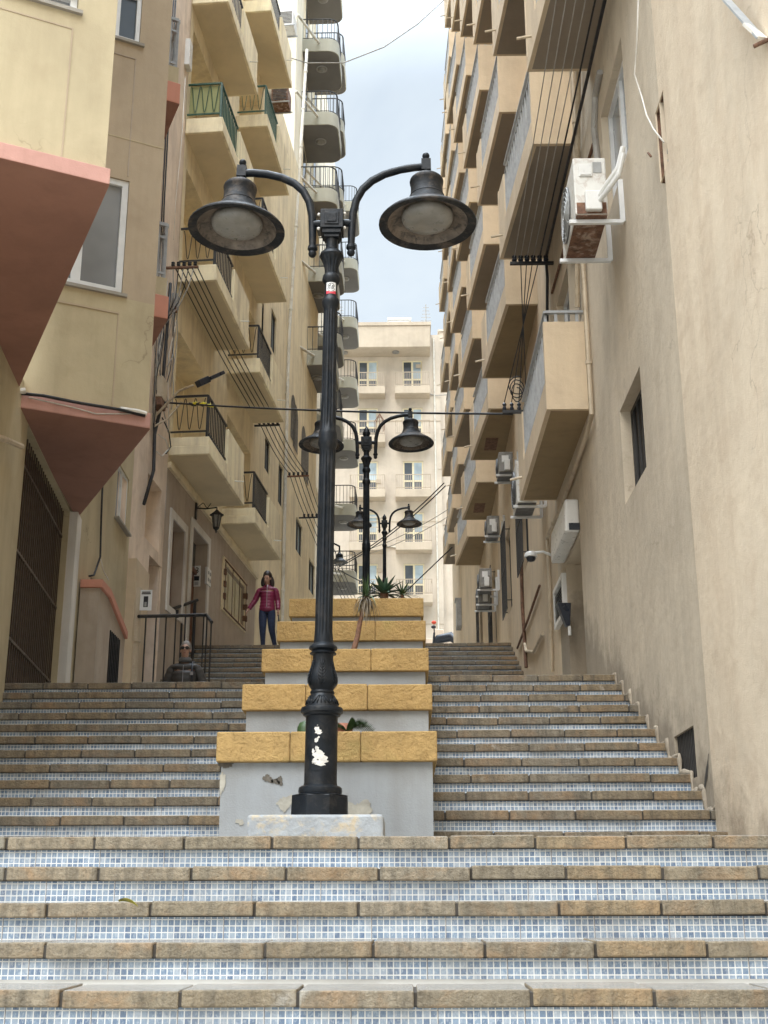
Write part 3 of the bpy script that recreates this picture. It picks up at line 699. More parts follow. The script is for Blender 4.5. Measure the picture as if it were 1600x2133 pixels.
def r_balcony(y0, z0, ln=2.8, o_near=1.57, o_far=1.38, lowf=True, rail=True):
    """slab with soffit, solid parapet, railing in the front opening"""
    W = 2.05; near = Vector((o_near, y0, 0)); far = Vector((o_far, y0+ln, 0)); d = (far-near).normalized(); n = Vector((-d.y, d.x, 0))
    if n.x > 0: n = -n
    th = .07; H = 1.05
    def P(t_, off, z): v = near + d*t_ - n*off; return (v.x, v.y, z)
    L = (far-near).length
    pb = MB().hexa([(o_near,y0,z0),(W,y0,z0),(W,y0+ln,z0),(o_far,y0+ln,z0)], [(o_near,y0,z0+.14),(W,y0,z0+.14),(W,y0+ln,z0+.14),(o_far,y0+ln,z0+.14)])
    # near and far cheeks, front low wall, end post: butted
    pb.hexa([(o_near,y0,z0+.14),(W,y0,z0+.14),(W,y0+th,z0+.14),(o_near,y0+th,z0+.14)], [(o_near,y0,z0+H),(W,y0,z0+H),(W,y0+th,z0+H),(o_near,y0+th,z0+H)])
    pb.hexa([(o_far,y0+ln-th,z0+.14),(W,y0+ln-th,z0+.14),(W,y0+ln,z0+.14),(o_far,y0+ln,z0+.14)], [(o_far,y0+ln-th,z0+H),(W,y0+ln-th,z0+H),(W,y0+ln,z0+H),(o_far,y0+ln,z0+H)])
    a, b_, c_ = th, L*.80, L - th
    pb.hexa([P(a,0,z0+.14),P(b_,0,z0+.14),P(b_,th,z0+.14),P(a,th,z0+.14)],[P(a,0,z0+.34),P(b_,0,z0+.34),P(b_,th,z0+.34),P(a,th,z0+.34)])
    pb.hexa([P(b_,0,z0+.14),P(c_,0,z0+.14),P(c_,th,z0+.14),P(b_,th,z0+.14)],[P(b_,0,z0+H-.03),P(c_,0,z0+H-.03),P(c_,th,z0+H-.03),P(b_,th,z0+H-.03)])
    po = pb.build('balcony', M['sand'], rb)
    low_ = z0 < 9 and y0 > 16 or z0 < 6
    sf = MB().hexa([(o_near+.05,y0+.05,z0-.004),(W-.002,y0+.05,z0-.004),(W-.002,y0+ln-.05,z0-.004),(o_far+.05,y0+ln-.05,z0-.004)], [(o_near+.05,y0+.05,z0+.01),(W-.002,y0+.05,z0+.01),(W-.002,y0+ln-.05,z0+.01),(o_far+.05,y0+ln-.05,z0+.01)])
    sf.build('soffit', M['tan_soffit'] if low_ else M['sand_soffit_shaded'], po)
    rl_ = MB(); zt = z0 + H + .13
    rl_.bar(P(.02,.035,zt), P(b_+.02,.035,zt), .05, .03); rl_.bar(P(.02,.035,zt-.13), P(b_,.035,zt-.13), .035, .025); rl_.bar(P(a,.035,z0+.40), P(b_,.035,z0+.40), .035, .025)
    k_ = int(b_/.16)
    for k in range(k_+1):
        t_ = a + (b_-a)*k/k_; rl_.bar(P(t_,.035,z0+.34), P(t_,.035,zt-.14), .018, .03, up=n)
    # short return over the near cheek
    rl_.bar((o_near+.03,y0+.035,zt), (W-.01,y0+.035,zt), .05, .03)
    for k in range(1, 4): x = o_near+.03+(W-o_near-.05)*k/3.6; rl_.bar((x,y0+.035,z0+H), (x,y0+.035,zt), .035, .02)
    for t_ in (a, ): rl_.bar(P(t_,.035,z0+H-.1), P(t_,.035,zt), .03)
    rl_.build('railing', M['rail_grey'], po)
    # drain spout
    sp = MB().tube([P(L*.88, .0, z0+.2), P(L*.88, -.16, z0+.16)], .018, 6); sp.build('drain_spout', M['pipe_beige'], po)
    return po
for k, f in enumerate(FLO):
    for j, y0 in enumerate(COLS):
        if k == 0:
            if j == 1: r_balcony(12.7, 5.14, 3.25, 1.575, 1.565)
            continue
        if k == 1 and j > 5: continue
        r_balcony(y0, f, 2.8, 1.57, 1.38 if j < 6 else 1.48)
for (j, f) in ((3, 8.62), (4, 8.62)):     # reddish repairs on two soffits
    y0 = COLS[j]+1.5; MB().box(1.62,1.86,y0,y0+.7,f-.008,f-.003).build('soffit_patch', M['rust'], rb)

# ---- drain pipes on the right wall
def pipe_thing(name, pts, r, mat, label, cat='drain pipe', clips=True, grp=None):
    p0 = Vector(pts[0]); t_ = thing(name, p0, label, cat, grp)
    MB().tube(pts, r, 8).build('pipe', mat, t_, smooth='auto')
    if clips:
        cm = 0
        for a, b_ in zip(pts, pts[1:]):
            a = Vector(a); b_ = Vector(b_); L = (b_-a).length
            if L < 1.2: continue
            for k in range(int(L/1.3)):
                c = a.lerp(b_, (k+.6)/max(int(L/1.3),1)); d = (b_-a).normalized()
                if 0 <= (k+.6)/max(int(L/1.3),1) <= 1: MB().tube([c-d*.02, c+d*.02], r*1.35, 8).build('pipe_clip', mat, t_)
    return t_
def rp(px, py, o=.04):
    u, z = FR.px(px, py, o); return FR.pt(u, z, o)
a_ = rp(1218, 620); b_ = rp(1231, 850)
yy = (a_.y+b_.y)/2-.02
pipe_thing('drain_pipe', [(2.01,yy,12.5),(2.01,yy,4.95),rp(1222,905,.04),rp(1200,970,.04),rp(1175,1042,.04),rp(1140,1120,.04),rp(1146,1250,.04),rp(1150,1400,.04)], .028, M['pipe_beige'], 'long beige drain pipe bending under the lowest right balcony')
pipe_thing('drain_pipe', [rp(1205,120,.05), rp(1203,345,.05), rp(1203,640,.05)], .03, M['pipe_beige'], 'vertical beige pipe behind the rusty air conditioner')
pipe_thing('conduit_pipe', [rp(1250,150,.03), rp(1240,200,.03), rp(1238,270,.03), rp(1247,350,.03)], .035, M['cable_grey'], 'ribbed grey conduit above the rusty air conditioner', 'conduit', False)
pipe_thing('conduit_pipe', [rp(1236,300,.02), rp(1218,360,.02), rp(1150,610,.02)], .018, M['rust'], 'thin rusty conduit slanting behind the rusty air conditioner', 'conduit', False)
pipe_thing('conduit_pipe', [rp(1083,1060,.03), rp(1088,1260,.03), rp(1096,1390,.03)], .03, M['rust'], 'brown vertical conduit beside the dome camera', 'conduit', False)
pipe_thing('conduit_pipe', [rp(1124,1220,.03), rp(1100,1290,.03), rp(1078,1350,.03)], .02, M['rust'], 'rusty conduit slanting down the wall left of the white vent', 'conduit', False)
pipe_thing('conduit_pipe', [rp(1091,1330,.03), rp(1096,1356,.03), rp(1112,1358,.03), rp(1130,1320,.03)], .025, M['pipe_beige'], 'beige hose looping low on the right wall above the steps', 'hose', False)

# ---- air conditioners
def ac(y0, y1, x0, x1, z0, z1, label, rusty=False, cm=None, grp=None, wall=2.05, legs=True):
    t_ = thing('air_conditioner', ((x0+x1)/2, (y0+y1)/2, z0), label, 'air conditioner', grp)
    b0 = MB().box(x0, x1, y0, y1, z0, z1).build('casing', cm or M['ac'], t_, bevel=.012)
    MB().box(x0+.01, x1-.01, y0+.01, y1-.01, z0-.012, z0-.001).build('base_tray', M['ac_rust'] if rusty else M['ac_dark'], t_)
    gl = MB(); cy, cz, r = y0+(y1-y0)*.58, (z0+z1)/2, min((y1-y0)*.38, (z1-z0)*.44)
    for q in range(6):
        rr_ = r*(q+1)/6; gl.tube([(x0-.03+.004*q*.6, cy+rr_*math.cos(a), cz+rr_*math.sin(a)) for a in [2*math.pi*k/28 for k in range(29)]], .006, 5, False)
    for q in range(8): gl.bar((x0-.026, cy, cz), (x0-.02, cy+r*math.cos(q*math.pi/4), cz+r*math.sin(q*math.pi/4)), .008)
    gl.build('fan_grille', M['ac_dark'] if not rusty else M['grey_plastic'], t_)
    dk = MB().lathe([(r*1.02,0),(r*1.02,.02)], n=28)
    for i, v in enumerate(dk.v): dk.v[i] = Vector((x0-.004-v.z*.5, cy+v.x, cz+v.y))
    dk.build('fan_disc', M['ac_dark'], t_)
    cv = MB().box(x0+.09, x1-.06, y0-.055, y0-.001, z0+.02, z0+.22); cv.build('valve_cover', M['white_plastic'], t_, bevel=.012)
    hd = MB().box(x0+.05, x0+.17, y0-.012, y0-.001, z1-.2, z1-.07); hd.box(x0+.06,x0+.16,y0-.02,y0-.0125,z1-.19,z1-.17); hd.build('handle_recess', M['white_plastic'], t_, bevel=.003)
    lb = MB().box(x1-.12, x1-.04, y0-.006, y0-.001, z1-.16, z1-.05); lb.build('rating_label', M['grey_plastic'], t_)
    if legs:
        for yb in (y0+.08, y1-.1):
            br = MB().bar((x0-.05,yb,z0-.035),(wall-.02,yb,z0-.035),.04,.035); br.bar((wall-.025,yb,z0-.035),(wall-.025,yb,z0+.40),.045,.03)
            br.build('bracket', M['alu'], t_)
    return t_
acn = ac(10.05, 10.95, 1.585, 1.885, 5.97, 6.56, 'rusty white air conditioner on metal brackets high on the right wall', True)
hs = MB()
for k, dz in enumerate((0, .07)):
    hs.tube([(1.80,10.02,6.08+dz*.6),(1.86,9.9,6.12+dz),(1.95,9.8,6.22+dz),(2.0,9.78,6.42+dz)], .024, 8)
hs.build('insulated_pipe', M['white_plastic'], acn, smooth='auto')
rs = MB().box(1.60,1.87,10.047,10.0495,5.975,6.09); rs.build('rust_band', M['ac_rust'], acn)
ac(16.9, 17.6, 1.62, 1.90, 5.42, 6.05, 'clean white air conditioner just past the far end of the lowest right balcony')
for k, (px, py, lb) in enumerate(((1005,1212,'upper'),(1002,1243,'lower'))):
    u, z = FR.px(px, py, .35); ac(u-.4, u+.4, 1.62, 1.88, z-.22, z+.2, lb + ' air conditioner of the pair under the lowest far balconies', cm=M['grey_casing'])
for k, (px, py, lb) in enumerate(((1045,972,'grey air conditioner tucked under the soffit left of the clean white one'),(1020,1100,'small air conditioner under a far soffit, above the lowest far balcony'))):
    u, z = FR.px(px, py, .3); ac(u-.3, u+.3, 1.68, 1.93, z-.2, z+.17, lb, cm=M['grey_casing'])

# ---- white roller box over the door, vent, camera, etc.
sb = thing('shutter_box', (2.0, 14, 4.1), 'long white plastic shutter box above the grey doorway on the right', 'shutter box')
MB().hexa([(1.87,13.9,4.10),(2.048,13.9,4.10),(2.048,15.35,4.10),(1.87,15.35,4.10)],[(1.885,13.9,4.50),(2.048,13.9,4.50),(2.048,15.35,4.50),(1.885,15.35,4.50)]).build('housing', M['white_plastic'], sb, bevel=.03, seg=3)
MB().box(1.92,2.045,13.885,13.899,4.12,4.20).build('end_cap', M['navy_plastic'], sb)
def rbox(mb, px0, py0, px1, py1, o0, o1):
    a = FR.px(px0, py0, o1); b = FR.px(px1, py1, o1)
    return mb.fbox(FR, min(a[0],b[0]), max(a[0],b[0]), min(a[1],b[1]), max(a[1],b[1]), o0, o1)
vt = thing('wall_vent', FR.pt(16, 3.2), 'white louvred vent panel on the right wall left of the doorway', 'vent')
ua, za = FR.px(1169, 1185, .06); ub, zb = FR.px(1150, 1200, .06); zc_ = FR.px(1152, 1318, .06)[1]
vt_u0, vt_u1 = ua, max(ub, ua+.7); vz0, vz1 = zc_, za - .05
fm = MB().fbox(FR, vt_u0, vt_u1, vz0, vz0+.06, 0, .06); fm.fbox(FR, vt_u0, vt_u1, vz1-.06, vz1, 0, .06); fm.fbox(FR, vt_u0, vt_u0+.06, vz0+.06, vz1-.06, 0, .06); fm.fbox(FR, vt_u1-.06, vt_u1, vz0+.06, vz1-.06, 0, .06)
fm.build('vent_frame', M['white_plastic'], vt)
sl = MB()
for k in range(10):
    z = vz0+.06+(vz1-vz0-.12)*(k+.5)/10; sl.hexa([FR.pt(vt_u0+.06,z-.05,.05),FR.pt(vt_u1-.06,z-.05,.05),FR.pt(vt_u1-.06,z-.045,.05),FR.pt(vt_u0+.06,z-.045,.05)],[FR.pt(vt_u0+.06,z+.01,.01),FR.pt(vt_u1-.06,z+.01,.01),FR.pt(vt_u1-.06,z+.015,.01),FR.pt(vt_u0+.06,z+.015,.01)])
sl.build('louvre', M['grey_plastic'], vt); MB().fbox(FR, vt_u0+.06, vt_u1-.06, vz0+.06, vz1-.06, .002, .006).build('vent_back', M['dark_interior'], vt)
u, z = FR.px(1172, 1280, .1)
wl = thing('wall_light', FR.pt(u, z), 'dark wedge shaped wall light beside the white vent', 'wall light')
MB().hexa([FR.pt(u-.07,z-.15,.02),FR.pt(u+.07,z-.15,.02),FR.pt(u+.07,z-.15,.07),FR.pt(u-.07,z-.15,.07)],[FR.pt(u-.09,z+.13,0),FR.pt(u+.09,z+.13,0),FR.pt(u+.09,z+.13,.17),FR.pt(u-.09,z+.13,.17)]).build('housing', M['navy_plastic'], wl, bevel=.01)
MB().tube([FR.pt(u-.05,z-.16,.03),FR.pt(u-.05,z-.27,.03)], .02, 8).build('tube_end', M['white_plastic'], wl)
u, z = FR.px(1106, 1160, .32)
cc = thing('security_camera', FR.pt(u, z), 'white dome security camera on a short arm from the right wall', 'security camera')
c_ = FR.pt(u, z, .32)
MB().lathe([(.005,.07),(.06,.068),(.085,.04),(.09,0),(.075,-.005),(.005,-.005)], c_, 18).build('housing', M['white_plastic'], cc, smooth='auto')
MB().lathe([(.066,-.005),(.062,-.035),(.045,-.06),(.004,-.07)], c_, 16).build('dome', M['navy_plastic'], cc, smooth=True)
MB().tube([c_+Vector((0,0,.05)), FR.pt(u, z+.07, .15), FR.pt(u, z+.02, .03), FR.pt(u,z-.03,.01)], .02, 8).build('mount_arm', M['white_plastic'], cc, smooth=True)
u, z = FR.px(952, 1280, .15)
MBx = MB().fbox(FR, u-.4, u+.4, z-.5, z+.5, 0, .18); eb = thing('meter_box', FR.pt(u, z), 'grey metal meter box at the far corner of the right building', 'meter box'); MBx.build('cabinet', M['grey_plastic'], eb, bevel=.01); MB().fbox(FR, u-.36, u+.36, z+.5, z+.53, 0, .22).build('lid', M['grey_plastic'], eb)

# ---- diagonal strut, hook, white cable, graffiti on the near wall
a_ = at_x(1585, 80, 1.96); b_ = at_x(1500, -15, 1.90)
st_ = thing('metal_strut', a_, 'peeling white metal strut fixed to the near right wall at the top edge', 'strut')
MB().bar(a_, b_ , .05, .012).build('strut_bar', M['rail_grey'], st_); MB().bar(a_+Vector((.01,0,-.0)), a_+(b_-a_)*.28+Vector((-.008,0,0)), .056, .016).build('peeled_paint', M['cable_white'], st_)
MB().tube([a_+Vector((-.03,.04,-.02)), a_+Vector((.05,-.02,-.015))], .012, 8).build('bolt', M['rust'], st_)
def npx(px, py, o=.012): return at_x(px, py, 2.0 - o)
wc = [(1330,0),(1327,90),(1322,155),(1338,205),(1347,240),(1362,270),(1383,296)]
ct = thing('white_cable', npx(1330,0), 'thin white cable hanging down to the broken hole in the near wall', 'cable')
MB().tube([npx(*p) for p in wc], .007, 6).build('cable', M['cable_white'], ct, smooth=True)
hk = thing('rusty_hook', npx(1352,320), 'small rusty hook left of the broken hole in the near wall', 'hook')
MB().tube([npx(1350,318,0.0), npx(1350,318,.05), npx(1356,326,.06)], .009, 6).build('hook', M['rust'], hk, smooth=True)
gf = thing('graffiti', npx(1600,1105), 'red spray painted curve at the right edge of the near wall', 'graffiti')
arc_ = MB(); c0 = npx(1610,1105)
pts = [c0 + Vector((0, .085*math.cos(a), .10*math.sin(a))) for a in [math.pi*(.15+1.5*k/18)-.9 for k in range(19)]]
for a, b_ in zip(pts, pts[1:]): arc_.bar(a+Vector((.0095,0,0)), b_+Vector((.0095,0,0)), .006, .011, up=(1,0,0))
arc_.build('paint_line', M['red_paint'], gf)

# ---- ragged cement smear where the steps meet the wall, and a gouge by the vent grille
rg = random.Random(31); cs = MB(); pp = []; rr_ = []
for j in range(12):
    yb_, zb_ = 8.015+.366*j, .4215+.1532*j
    for dy, dz in ((.0,-.03),(.0,.01),(.08,.008),(.16,.006),(.24,.008),(.33,.006),(.362,.03)):
        pp.append((2.05, yb_+dy, zb_+dz+rg.uniform(-.008,.02))); rr_.append(rg.uniform(.008,.03))
cs.tube(pp, rr_, 8); cs.build('cement_smear', M['sand_grey'], rb, smooth=True)
a0 = FR.px(1466,1650,.004); a1 = FR.px(1476,1570,.004); gg_ = MB(); i0 = 0; pts = []
for k in range(9):
    t_ = k/8; u = a0[0]+(a1[0]-a0[0])*t_; z = a0[1]+(a1[1]-a0[1])*t_; wd = .05*math.sin(math.pi*min(.95,t_+.1))*rg.uniform(.6,1.2)+.004; pts.append((u,z,wd))
pl_ = [FR.pt(u-w_,z,.004) for u,z,w_ in pts] + [FR.pt(u+w_*.6,z,.004) for u,z,w_ in pts[::-1]]
gg_.quad(*pl_); gg_.build('wall_gouge', M['mortar'], rb)
# ================================================================ LEFT SIDE
# ---- sawtooth house with triangular bays
A0, B0, C0 = (-3.22, 7.05), (-2.08, 7.63), (-3.72, 11.15)
A1, B1, C1 = (-3.80, 11.32), (-2.62, 11.93), (-4.12, 15.0)
B2, A2, C2 = (-3.17, 15.3), (-4.2, 14.75), (-4.35, 18.0)
HS = 4.64; TOP = 17.0
sh = thing('bay_house', (-3.8, 11, 2), 'cream and tan house on the left with pink edged triangular bays', 'house')
FA0 = Fac((A0[0]-1.14*1.5, A0[1]-.58*1.5), B0, 1); FA1 = Fac(A1, B1, 1)
for F in (FA0, FA1):
    if F.n.y > 0: F.n = -F.n
def lw(F, x0, y0, x1, y1, o=0):   # opening from two pixel corners
    a = F.px(x0, y0, o); b = F.px(x1, y1, o); return (min(a[0],b[0]), max(a[0],b[0]), min(a[1],b[1]), max(a[1],b[1]))
# near bay (bay 0)
h0 = 4.80
zt0 = FA0.px(200, 350)[1]
wA = lw(FA0, 20, -60, 163, 24)
m = MB().wall(FA0, 0, FA0.len, zt0, TOP, [(*wA, .12)], .12)
m.quad((*B0, zt0), (*C0, zt0), (*C0, TOP), (*B0, TOP))
m.build('wall', M['cream'], sh)
window(sh, FA0, *wA, .1, M['alu'], M['glass_grey'], 2)
bd = MB(); poly0 = [FA0.pt(0,0,.035)[:2], FA0.pt(FA0.len+.03,0,.035)[:2], C0, (A0[0]-1.7, A0[1]-.9)]
bd.prism([(p[0],p[1]) for p in poly0], h0, zt0); bd.build('pink_band', M['pink'], sh, bevel=.012)
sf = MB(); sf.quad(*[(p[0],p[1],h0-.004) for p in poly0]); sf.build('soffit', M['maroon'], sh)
# recessed panel lines
gp = FA0.px(153, 62); gl_ = MB(); z_b = FA0.px(131, 333)[1]
gl_.fbox(FA0, gp[0]-.012, gp[0], zt0+.01, gp[1], -.001, .004); gl_.fbox(FA0, 0, gp[0], gp[1], gp[1]+.012, -.001, .004); gl_.build('panel_line', M['tan'], sh)
sl_ = MB().fbox(FA0, wA[0]-.05, wA[1]+.03, wA[2]-.03, wA[2], -.02, .03); sl_.build('sill', M['concrete'], sh)
# second bay (bay 1): tan above, cream below
zs = FA1.px(240, 618)[1]; zb1 = FA1.px(200, 838)[1]
w_lo = lw(FA1, 120, 366, 262, 612); w_up = lw(FA1, 200, -40, 291, 92)
w_lo = (FA1.px(262,500)[0]-.98, FA1.px(262,500)[0], FA1.px(250,612)[1], FA1.px(240,370)[1])
m = MB().wall(FA1, 0, FA1.len, zs, TOP, [(*w_lo, .08), (*w_up, .08)], .08); m.quad((*B1, zs), (*C1, zs), (*C1, TOP), (*B1, TOP)); m.build('wall', M['tan'], sh)
m = MB().wall(FA1, 0, FA1.len, zb1-.05, zs-.0, []); m.quad((*B1, zb1-.05), (*C1, zb1-.05), (*C1, zs), (*B1, zs)); m.build('lower_wall', M['cream'], sh)
window(sh, FA1, *w_lo, .07, M['alu'], M['glass_grey'], 2, .07); window(sh, FA1, *w_up, .07, M['alu'], M['glass'], 2, .05)
for wq in (w_lo, w_up):
    MB().fbox(FA1, wq[0]-.06, wq[1]+.05, wq[2]-.035, wq[2], -.02, .035).build('sill', M['concrete'], sh)
q = FA1.px(248, 655); q2 = FA1.px(262, 340)[0]; pl_ = MB()
pl_.fbox(FA1, q[0]-.014, q[0], zb1, q[1], -.001, .007); pl_.fbox(FA1, .0, q[0], q[1], q[1]+.02, -.001, .010)
pl_.build('panel_line', M['tan'], sh)
p2_ = MB(); q3 = FA1.px(284, 125)
p2_.fbox(FA1, q3[0]-.014, q3[0], w_lo[3]+.05, q3[1], -.001, .006); p2_.fbox(FA1, .0, q3[0], q3[1], q3[1]+.015, -.001, .008)
p2_.build('panel_line', M['brown_wall'], sh)
jt = MB(); zj = FA1.px(280, 295)[1]; jt.fbox(FA1, 0, FA1.len, zj, zj+.012, -.001, .004); jt.build('joint_line', M['cream'], sh)
poly1 = [FA1.pt(-.02,0,.04)[:2], FA1.pt(FA1.len+.02,0,.04)[:2], C1, A1]
bd = MB().prism([(p[0],p[1]) for p in poly1], HS, zb1-.03); bd.build('pink_band', M['pink'], sh, bevel=.012)
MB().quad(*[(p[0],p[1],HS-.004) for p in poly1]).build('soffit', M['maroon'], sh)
# third bay: two triangular balconies with pink edges
FA2 = Fac(A2, B2, 1)
if FA2.n.y > 0: FA2.n = -FA2.n
for hz in (7.55, 10.95):
    poly2 = [A2, B2, C2]
    bo = MB().prism(poly2, hz, hz+.34).build('bay_balcony', M['salmon'], sh, bevel=.012)
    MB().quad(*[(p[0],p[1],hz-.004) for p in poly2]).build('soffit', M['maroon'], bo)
    pp = MB(); pp.fbox(FA2, .3, FA2.len-.03, hz+.34, hz+.62, -.12, -.03); pp.build('parapet', M['cream'], bo)
    rl_ = MB(); a = FA2.pt(.0, hz+1.45, -.07); b_ = FA2.pt(FA2.len-.06, hz+1.45, -.07); rl_.bar(a, b_, .05)
    rl_.bar(FA2.pt(.0, hz+1.25, -.07), FA2.pt(FA2.len-.06, hz+1.25, -.07), .035); rl_.bar(FA2.pt(.0, hz+.70, -.07), FA2.pt(FA2.len-.06, hz+.70, -.07), .035)
    for k in range(11): u = .1+(FA2.len-.17)*k/10; rl_.bar(FA2.pt(u, hz+.62, -.07), FA2.pt(u, hz+1.45, -.07), .028)
    c2v = Vector((C2[0], C2[1], hz+1.45)); e = b_.lerp(c2v, .6); rl_.bar(b_, e, .05)
    for k in range(8): c = b_.lerp(c2v, .6*k/8); rl_.bar((c.x,c.y,hz+.34), (c.x,c.y,hz+1.45), .025)
    rl_.build('railing', M['rail_grey'], bo)
# ground-floor wall line, dark gates, white pillar
FL = Fac((A0[0], A0[1]), C1, 1)
if FL.n.x < 0: FL.n = -FL.n
ug = FL.px(30, 1300)[0]
gz0, gz1 = 1.6, HS - .01
m = MB().wall(FL, -.6, FL.len, -2, HS+.3, [(ug, FL.len-.34, gz0, gz1, .15)], .15, off=-.04); m.build('ground_floor_wall', M['cream'], sh)
gt = MB(); n_ = 26
for k in range(n_+1):
    u = ug + (FL.len-.34-ug)*k/n_; gt.bar(FL.pt(u, gz0, -.12), FL.pt(u, gz1, -.12), .014)
for z in (2.5, 3.4, 4.3): gt.bar(FL.pt(ug, z, -.12), FL.pt(FL.len-.34, z, -.12), .03)
gt.build('iron_gate', M['gate_bar'], sh); MB().fbox(FL, ug, FL.len-.34, gz0, gz1, -.3, -.17).build('gate_backing', M['dark_interior'], sh)
MB().fbox(FL, FL.len-.32, FL.len+.02, 1.5, HS-.008, -.2, .06).build('white_pillar', M['white_paint'], sh, bevel=.008)
# next stretch of wall: small window, small gate, salmon coped pier
FM = Fac((C1[0]-.03, C1[1]), (-4.26, 19.2), 1)
if FM.n.x < 0: FM.n = -FM.n
wM = (FM.px(246, 1020)[0], FM.px(271, 1020)[0], FM.px(258, 1100)[1], FM.px(258, 975)[1])
gM = (FM.px(186, 1350)[0]-.12, FM.px(200, 1350)[0], 1.6, FM.px(192, 1200)[1])
m = MB().wall(FM, 0, FM.len, 1.2, TOP, [(*wM, .10), (*gM, .12)], .1, off=-.02); m.build('side_wall', M['cream'], sh)
window(sh, FM, *wM, .09, M['alu'], M['glass_grey'], 2); MB().fbox(FM, wM[0]-.05, wM[1]+.08, wM[2]-.03, wM[2], -.04, .05).build('sill', M['concrete'], sh)
gt = MB()
for k in range(9):
    u = gM[0]+(gM[1]-gM[0])*k/8; gt.bar(FM.pt(u,gM[2],-.05), FM.pt(u,gM[3],-.05), .02)
gt.build('small_gate', M['rail_black'], sh); MB().fbox(FM, gM[0]-.02, gM[1]+.02, gM[2], gM[3]+.02, -.16, -.1).build('gate_backing', M['dark_interior'], sh)
# salmon coped pier wall stepping out
up0 = FM.px(203, 1300, .25)[0]; up1 = FM.px(262, 1300, .25)[0]
zp0 = FM.px(215, 1212, .28)[1]; zp1 = FM.px(268, 1325, .28)[1]
um = FM.px(232, 1215, .28)[0]
pr_ = MB()
pr_.hexa([FM.pt(up0,1.5,0),FM.pt(um,1.5,0),FM.pt(um,1.5,.25),FM.pt(up0,1.5,.25)],[FM.pt(up0,zp0-.09,0),FM.pt(um,zp0-.09,0),FM.pt(um,zp0-.09,.25),FM.pt(up0,zp0-.09,.25)])
pr_.hexa([FM.pt(um,1.5,0),FM.pt(up1,1.5,0),FM.pt(up1,1.5,.25),FM.pt(um,1.5,.25)],[FM.pt(um,zp0-.09,0),FM.pt(up1,zp1-.07,0),FM.pt(up1,zp1-.07,.25),FM.pt(um,zp0-.09,.25)])
pr_.build('pier', M['brown_wall'], sh)
cp_ = MB()
cp_.hexa([FM.pt(up0-.03,zp0-.088,0),FM.pt(um,zp0-.088,0),FM.pt(um,zp0-.088,.29),FM.pt(up0-.03,zp0-.088,.29)],[FM.pt(up0-.03,zp0+.02,0),FM.pt(um,zp0+.02,0),FM.pt(um,zp0+.02,.29),FM.pt(up0-.03,zp0+.02,.29)])
cp_.hexa([FM.pt(um+.002,zp0-.088,0),FM.pt(up1,zp1-.068,0),FM.pt(up1,zp1-.068,.29),FM.pt(um+.002,zp0-.088,.29)],[FM.pt(um+.002,zp0+.02,0),FM.pt(up1,zp1+.04,0),FM.pt(up1,zp1+.04,.29),FM.pt(um+.002,zp0+.02,.29)])
cp_.build('pier_coping', M['salmon'], sh, bevel=.008)
ga = (FM.px(226, 1360, .25)[0], FM.px(246, 1360, .25)[0]); gz = (2.2, FM.px(236, 1320, .25)[1])
gg = MB().fbox(FM, ga[0], ga[1], gz[0], gz[1], .249, .254)
for k in range(7): u = ga[0]+(ga[1]-ga[0])*k/6; gg.bar(FM.pt(u,gz[0],.262), FM.pt(u,gz[1],.262), .014)
gg.build('pier_grille', M['rail_black'], sh)

# ---- stone house + pale yellow balcony building along the same line
FS = Fac((-4.26, 19.2), (-4.14, 20.75), 1)
FF = Fac((-4.15, 20.7), (-4.15+.0805*20, 40.7), 1)
for F in (FS, FF):
    if F.n.x < 0: F.n = -F.n
st_h = thing('stone_house', (-4.3, 20, 2.4), 'narrow house of bare pinkish limestone covered with cables, on the left', 'house')
FS2 = Fac((-4.36, 16.6), (-4.16, 20.72), 1)
if FS2.n.x < 0: FS2.n = -FS2.n
o1 = (FS2.px(306, 1030)[0], FS2.px(337, 1030)[0], FS2.px(320, 1140)[1], FS2.px(320, 1000)[1], .28)
o2 = (FS2.px(306, 1250)[0], FS2.px(333, 1250)[0], 2.45, FS2.px(320, 1165)[1], .3)
m = MB().wall(FS2, FM.len*.0+1.2, FS2.len, 1.5, 19.5, [o1, o2], .25)
m.quad((-4.16,20.72,1.5),(-6,20.72,1.5),(-6,20.72,19.5),(-4.16,20.72,19.5)); m.build('wall', M['rock'], st_h)
for o in (o1, o2): MB().fbox(FS2, o[0]-.01, o[1]+.01, o[2], o[3], -.33, -o[4]-.002).build('infill', M['yellow'] if o is o1 else M['concrete'], st_h)

MB().box(-4.9, -4.175, 20.58, 20.82, 1.5, 19.5).build('corner_fill', M['rock'], st_h)
yb = thing('yellow_balcony_building', (-3.8, 28, 4), 'pale yellow apartment building on the left with two stacks of solid sided balconies', 'apartment building')
F1 = [7.56, 10.97, 14.15, 17.15, 20.35]
cols = [(0.0, 3.05), (4.2, 7.2)]
ops = []; logs = []
for i, z in enumerate(F1):
    for (u0, u1) in cols: logs.append((u0+.22, u1-.25, z+.22, z+2.55, .55))
ops += logs
dW = lw(FF, 346, 1130, 382, 1345); dW = (FF.px(352,1200)[0], FF.px(380,1200)[0], FF.px(366,1275)[1], FF.px(372,1095)[1], .2)
dD = (FF.px(394,1250)[0], FF.px(428,1250)[0], 4.3, FF.px(412,1110)[1], .25)
dS = (FF.px(463,1250)[0], FF.px(508,1250)[0], FF.px(485,1285)[1]-.0, FF.px(470,1178)[1], .12)
ops += [dW, dD, dS]
wins = []
for (xa, ya, xb, yb_) in ((553,905,560,990),(581,960,588,1060),(617,1075,629,1165),(644,1160,655,1245),(545,680,552,740),(566,640,574,745)):
    a = FF.px(xa, ya); b = FF.px(xb, yb_); wins.append((a[0], max(b[0], a[0]+.7), b[1], b[1]+1.25 if a[1] < b[1]+.6 else a[1], .1))
